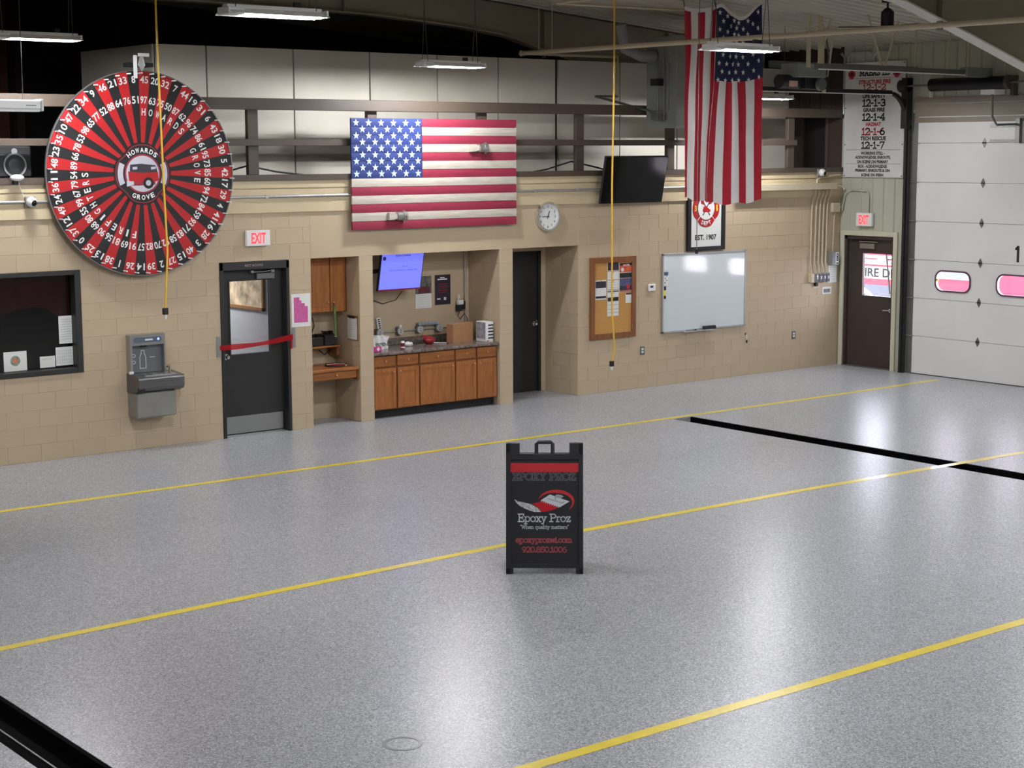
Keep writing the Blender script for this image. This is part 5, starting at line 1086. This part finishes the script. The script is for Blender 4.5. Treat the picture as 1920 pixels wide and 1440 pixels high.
t = thing('pink_packet', 'small pink packet with a white cross on the counter', 'packet', (12.72, .15, .91)); B(12.62, 12.75, .12, .16, .912, .985).build('packet', mat('pink', (196, 60, 140), .5, var=.1), t, bevel=.006); B(12.68, 12.70, .117, .12, .925, .975).build('cross_bar', M_TEXTW, t); B(12.665, 12.715, .1175, .12, .942, .958).build('cross_bar', M_TEXTW, t)
t = thing('drink_can', 'red and white drink can on the counter', 'can', (13.13, .17, .91)); G().cyl((13.13, .17, .912), (13.13, .17, 1.0), .03, 18).build('can', mat('can_red', (130, 40, 46), .35, .3, var=.2, scale=20), t); G().cyl((13.13, .17, 1.0), (13.13, .17, 1.025), .03, 18, .024).build('can_top', M_WHITE, t); G().cyl((13.13, .17, .93), (13.13, .17, .95), .0305, 18).build('can_band', M_WHITE, t)
t = thing('crumpled_tissue', 'crumpled white tissue behind the drink can', 'tissue', (13.42, .45, .91))
rr = random.Random(3); g = G().sphere((13.42, .45, .935), .06, 12, 8, (1.3, .8, .5)); g.v = [(x + rr.uniform(-.012, .012), y + rr.uniform(-.012, .012), max(.911, z + rr.uniform(-.01, .01))) for x, y, z in g.v]; g.build('tissue', M_PAPER, t)
t = thing('red_bag', 'crumpled red snack bag on the counter', 'snack bag', (13.78, .45, .91))
g = G().sphere((13.78, .45, .965), .085, 12, 8, (1.1, .7, .65)); g.v = [(x + rr.uniform(-.012, .012), y + rr.uniform(-.01, .01), max(.911, z + rr.uniform(-.012, .012))) for x, y, z in g.v]; g.build('bag', mat('bag_red', (150, 34, 40), .35, var=.25, scale=15), t); G().add([(13.70, .46, .99), (13.66, .47, 1.05), (13.76, .46, 1.03), (13.74, .46, .99)], [(0, 1, 2, 3)]).build('bag_ear', MATS['bag_red'], t)
t = thing('white_pen', 'thin white stick lying on the counter before the carton', 'stick', (14.0, .42, .91)); G().cyl((13.88, .50, .920), (14.0, .33, .920), .006, 8).build('shaft', M_WHITE, t); G().cyl((14.0, .33, .920), (14.012, .313, .920), .008, 8).build('tip', M_BLACKM, t)
t = thing('cardboard_box', 'brown cardboard carton standing on the counter', 'box', (14.28, .42, .91)); M_CARD = mat('cardboard', (164, 120, 82), .8, var=.06)
G().prism([(-.22, -.15), (.20, -.06), (.18, .07), (-.24, -.02)], (14.275, .40, .911), (1, 0, 0), (0, 1, 0), (0, 0, 1), .275).build('carton', M_CARD, t); G().add([(14.045, .325, 1.187), (14.465, .412, 1.187), (14.465, .40, 1.187), (14.045, .313, 1.187)], [(0, 1, 2, 3)]).build('tape_seam', M_PIPE, t)
t = thing('slotted_holder', 'white slotted file holder at the right of the counter', 'file holder', (14.58, .25, .91)); B(14.53, 14.66, .10, .34, .911, 1.20).build('case', M_WHITE, t, bevel=.006)
for k in range(5): B(14.565, 14.655, .094, .10, .96 + k * .046, .978 + k * .046).build('slot', M_BLACKM, t)
B(14.524, 14.53, .12, .32, .96, 1.19).build('side_print', mat('side_grey', (150, 150, 156), .5, var=.4, scale=14), t); B(14.535, 14.575, .094, .10, .925, .935).build('red_tag', M_TEXTR, t)

# ------------------------------------------------------------------ drop cords from the ceiling
def cord(label, pts, end, m, bulb):
    t = thing('drop_cord', label, 'cord', end, 'drop cords'); G().tube(pts, .011, 8).build('cable', m, t); x, y, z = end
    B(x - .028, x + .028, y - .022, y + .022, z, z + .07).build('connector', M_BLACKM, t, bevel=.008)
    G().cyl((x, y, z), (x, y, z - .045), .018, 12, .012).build('plug_face', M_WHITE, t)
M_YC = mat('cord_yellow', (224, 176, 52), .5, var=.05)
cord('yellow drop cord hanging in front of the prize wheel', [(7.955, -3, zc(7.95) - .03), (7.955, -3, 4.9), (7.965, -3, 4.2), (7.98, -3, 3.3), (8.0, -3, 2.6), (7.955, -3, 2.0)], (7.955, -3, 1.95), M_YC, 1)
cord('yellow drop cord hanging in front of the cork board', [(14.165, -3, zc(14.1) - .03), (14.165, -3, 4.4), (14.14, -3, 3.2), (14.15, -3, 1.6), (14.19, -3, 1.2), (14.195, -3, 1.1), (14.15, -3, .95)], (14.15, -3, .90), M_YC, 0)
t = thing('pull_rope', 'thin grey pull rope hanging before the fire department sign', 'rope', (15.735, -2.9, 2.27)); G().cyl((15.735, -2.9, 2.3), (15.74, -2.9, zc(15.7) - .03), .006, 6).build('rope', M_STEELD, t); G().cyl((15.735, -2.9, 2.26), (15.735, -2.9, 2.32), .022, 10).build('weight', M_BLACKM, t)
t = thing('rope_tail', 'short white tail with a black tip below the whiteboard', 'rope', (19.74, -.02, .5)); G().tube([(19.74, -.03, .68), (19.745, -.03, .58)], .008, 6).build('tail', M_WHITE, t); G().cyl((19.745, -.03, .58), (19.745, -.03, .53), .013, 8).build('tip', M_BLACKM, t); B(19.725, 19.755, -.03, 0, .66, .69).build('hook', M_STEELD, t)

# ------------------------------------------------------------------ sandwich board sign (local frame, then turned to face the camera)
t = thing('sandwich_board', 'black folding sidewalk sign standing on the grey floor', 'sidewalk sign', (0, 0, 0))
M_SB = mat('sign_plastic', (38, 38, 42), .5, var=.06); M_SF = mat('sign_face', (40, 40, 46), .45, var=.04)
TL = .19; HT = 1.11; sl = math.atan2(TL, HT); U = V(0, math.sin(sl), math.cos(sl)); N = V(0, -math.cos(sl), math.sin(sl)); R = V(1, 0, 0)
def panel(o, U, N, front):
    L = 1.125
    def bx(x0, x1, h0, h1, d0, d1, nm, m, par=t, bevel=.003): return G().obox(o + R * (x0 + x1) / 2 + U * (h0 + h1) / 2 + N * (d0 + d1) / 2, (R, U, N), (abs(x1 - x0) / 2, abs(h1 - h0) / 2, abs(d1 - d0) / 2)).build(nm, m, par, bevel=bevel)
    for s in (-1, 1):
        bx(s * .295, s * .333, .0, L, -.03, .012, 'side_rail', M_SB); bx(s * .27, s * .333, 0, .05, -.03, .012, 'foot', M_SB); bx(s * .215, s * .333, 1.03, L, -.03, .012, 'hinge_ear', M_SB)
    bx(-.30, .30, .05, .085, -.03, .008, 'bottom_rail', M_SB); bx(-.30, .30, .985, 1.035, -.03, .010, 'top_rail', M_SB)
    fc = bx(-.30, .30, .08, .99, -.028, -.004, 'sign_face', M_SF)
    return fc
o = V(0, 0, 0); fc = panel(o, U, N, True)
o2 = V(0, 2 * TL + .03, 0); panel(o2, V(0, -math.sin(sl), math.cos(sl)), V(0, math.cos(sl), math.sin(sl)), False)
g = G()
hb = o + U * 1.035 + N * -.01
g.tube([hb + R * -.07, hb + R * -.07 + U * .085, hb + R * -.055 + U * .10, hb + R * .055 + U * .10, hb + R * .07 + U * .085, hb + R * .07], .017, 8); g.build('handle', M_SB, t)
for s in (-1, 1): G().cyl(o + R * s * .27 + U * 1.11 + V(0, -.01, 0), o + R * s * .27 + U * 1.11 + V(0, .06, .0), .018, 10).build('hinge_pin', M_SB, t)
SX = (R, U, N)
def S(px, py): return o + R * ((px - 1024) / 218.0) + U * ((1077 - py) / 245.0 * 1.125) + N * -.003
def quad(pts, m, nm, d=.002): 
    c = [S(*p) for p in pts]; n = len(c); top = [q + N * d for q in c]
    G().add(c + top, [(i, (i + 1) % n, n + (i + 1) % n, n + i) for i in range(n)] + [tuple(n + i for i in range(n))]).build(nm, m, fc)
M_SR = mat('sign_red', (206, 48, 54), .45, var=.06); M_SO = mat('sign_outline', (170, 170, 176), .5, var=0); M_SW = mat('sign_white', (216, 220, 226), .5, var=0); M_SPK = mat('sign_pink', (226, 120, 124), .5, var=0)
quad([(960, 886), (1089, 886), (1089, 869), (960, 869)], M_SR, 'red_band')
M_SRD = mat('sign_deep_red', (150, 34, 44), .5, var=0)
slab_text('EPOXY PROZ', S(1024, 894.5), SX, .056, .545, .0115, M_SO, fc); slab_text('EPOXY PROZ', S(1024, 894.5), SX, .056, .545, .0068, M_SF, fc, depth=.0025)
slab_text('Epoxy Proz', S(1024, 972), SX, .064, .455, .0098, M_SW, fc); slab_text('\u201cWhen quality matters\u201d', S(1024, 989), SX, .030, .42, .0045, M_SW, fc)
slab_text('epoxyprozwi.com', S(1023, 1013), SX, .046, .485, .0085, M_SPK, fc); slab_text('epoxyprozwi.com', S(1023, 1013), SX, .046, .485, .003, M_SRD, fc, depth=.0025)
slab_text('920.850.1006', S(1024, 1031.5), SX, .044, .385, .0085, M_SPK, fc); slab_text('920.850.1006', S(1024, 1031.5), SX, .044, .385, .003, M_SRD, fc, depth=.0025)
# logo: red swoosh, white trowel, speckled tail
sw = []
for i in range(25):
    a = math.radians(170 - 215 * i / 24); sw.append((1046 + 34 * math.cos(a), 941 - 22 * math.sin(a)))
wd = [0.5 + 6.0 * math.sin(math.pi * i / 24) ** .8 for i in range(25)]
for i in range(24):
    def inn(k): p = sw[k]; d = math.hypot(p[0] - 1046, p[1] - 941); f = (d - wd[k]) / d; return (1046 + (p[0] - 1046) * f, 941 + (p[1] - 941) * f)
    quad([sw[i], sw[i + 1], inn(i + 1), inn(i)], M_SR, 'swoosh')
quad([(1000, 945), (1012, 943), (1019, 939), (1052, 951), (1040, 957), (1028, 960), (1018, 961), (1012, 952)], mat('logo_red', (200, 24, 36), .45, var=.05), 'red_field', .0015)
quad([(967, 937), (974, 941), (985, 943), (998, 946), (1010, 952), (1018, 961), (1005, 961), (992, 957), (978, 950), (971, 944)], mat('logo_flake', (200, 200, 206), .5, var=.9, scale=160), 'flake_tail', .0025)
quad([(1017, 939), (1034, 928), (1071, 941), (1053, 952)], M_SW, 'trowel', .003)
for k in range(9): quad([(1017 + 4 * k, 939 + 1.45 * k), (1019 + 4 * k, 939.7 + 1.45 * k), (1017.5 + 4 * k, 942.2 + 1.45 * k)], M_SW, 'trowel_tooth', .003)
quad([(1043, 931), (1047, 928), (1056, 929), (1060, 932), (1055, 935), (1047, 934)], M_SO, 'trowel_handle', .005); quad([(1030, 937), (1058, 945), (1062, 942), (1060, 941), (1057, 943), (1031, 935)], M_SO, 'trowel_spine', .004); quad([(1043, 932), (1045, 932), (1046, 938), (1043, 938)], M_SO, 'trowel_stem', .0045)
t.location = (8.999, -7.88, 0); t.rotation_euler = (0, 0, math.atan2(-.6386, .7695))

# ------------------------------------------------------------------ outside: yard and a red fire truck
B(22.3, 60, -30, 30, -.15, -.02).build('ground_yard', mat('concrete_yard', (196, 194, 190), .8, var=.05), kind='structure')
t = thing('fire_truck', 'red fire truck parked outside seen through the door window', 'truck', (26.5, .5, 0))
M_TR = mat('truck_red', (210, 54, 86), .3, var=.03, coat=.5); M_TD = mat('truck_grey', (96, 98, 116), .5, var=.1)
body = [(-4.2, .55), (4.0, .55), (4.0, 1.05), (3.4, 1.6), (2.4, 1.72), (-4.2, 1.66)]
G().prism([(-y, z) for y, z in body], (25.5, 0, 0), (0, -1, 0), (0, 0, 1), (1, 0, 0), 2.1).build('body', M_TR, t)
B(25.47, 25.5, -4.2, 4.0, .60, 1.05).build('lower_panel', M_TD, t); B(25.46, 25.5, -4.2, 3.3, 1.56, 1.61).build('white_stripe', M_WHITE, t); B(25.46, 25.5, -.6, .9, 1.25, 1.60).build('cab_window', mat('truck_window', (120, 134, 160), .1, var=0), t)
for y in (2.5, -2.4):
    G().cyl((25.45, y, .45), (25.75, y, .45), .46, 32).build('tyre', M_BLACKM, t); G().cyl((25.42, y, .45), (25.46, y, .45), .30, 28).build('wheel_rim', M_WHITE, t)
    G().ring((25.49, y, .45), *BX, .46, .56, .03, 32).build('wheel_arch', M_WHITE, t)
B(25.455, 25.5, 1.3, 2.55, 1.17, 1.40).build('name_plate', M_PAPER, t); text('FIRE DEPT', (25.455, 1.845, 1.285), BX, .17, 1.16, M_TEXTB, t, bold=.03)
B(25.455, 25.5, 1.55, 2.55, 1.44, 1.53).build('town_plate', mat('plate_pink', (240, 200, 206), .6, var=0), t); text('HOWARDS GROVE', (25.455, 2.05, 1.485), BX, .055, .9, M_TEXTR, t)
B(25.38, 25.5, 1.80, 1.95, 1.52, 1.60).build('mirror', M_WHITE, t); G().cyl((25.42, 1.78, 1.75), (25.42, 1.66, .9), .015, 8).build('grab_rail', M_BLACKM, t)
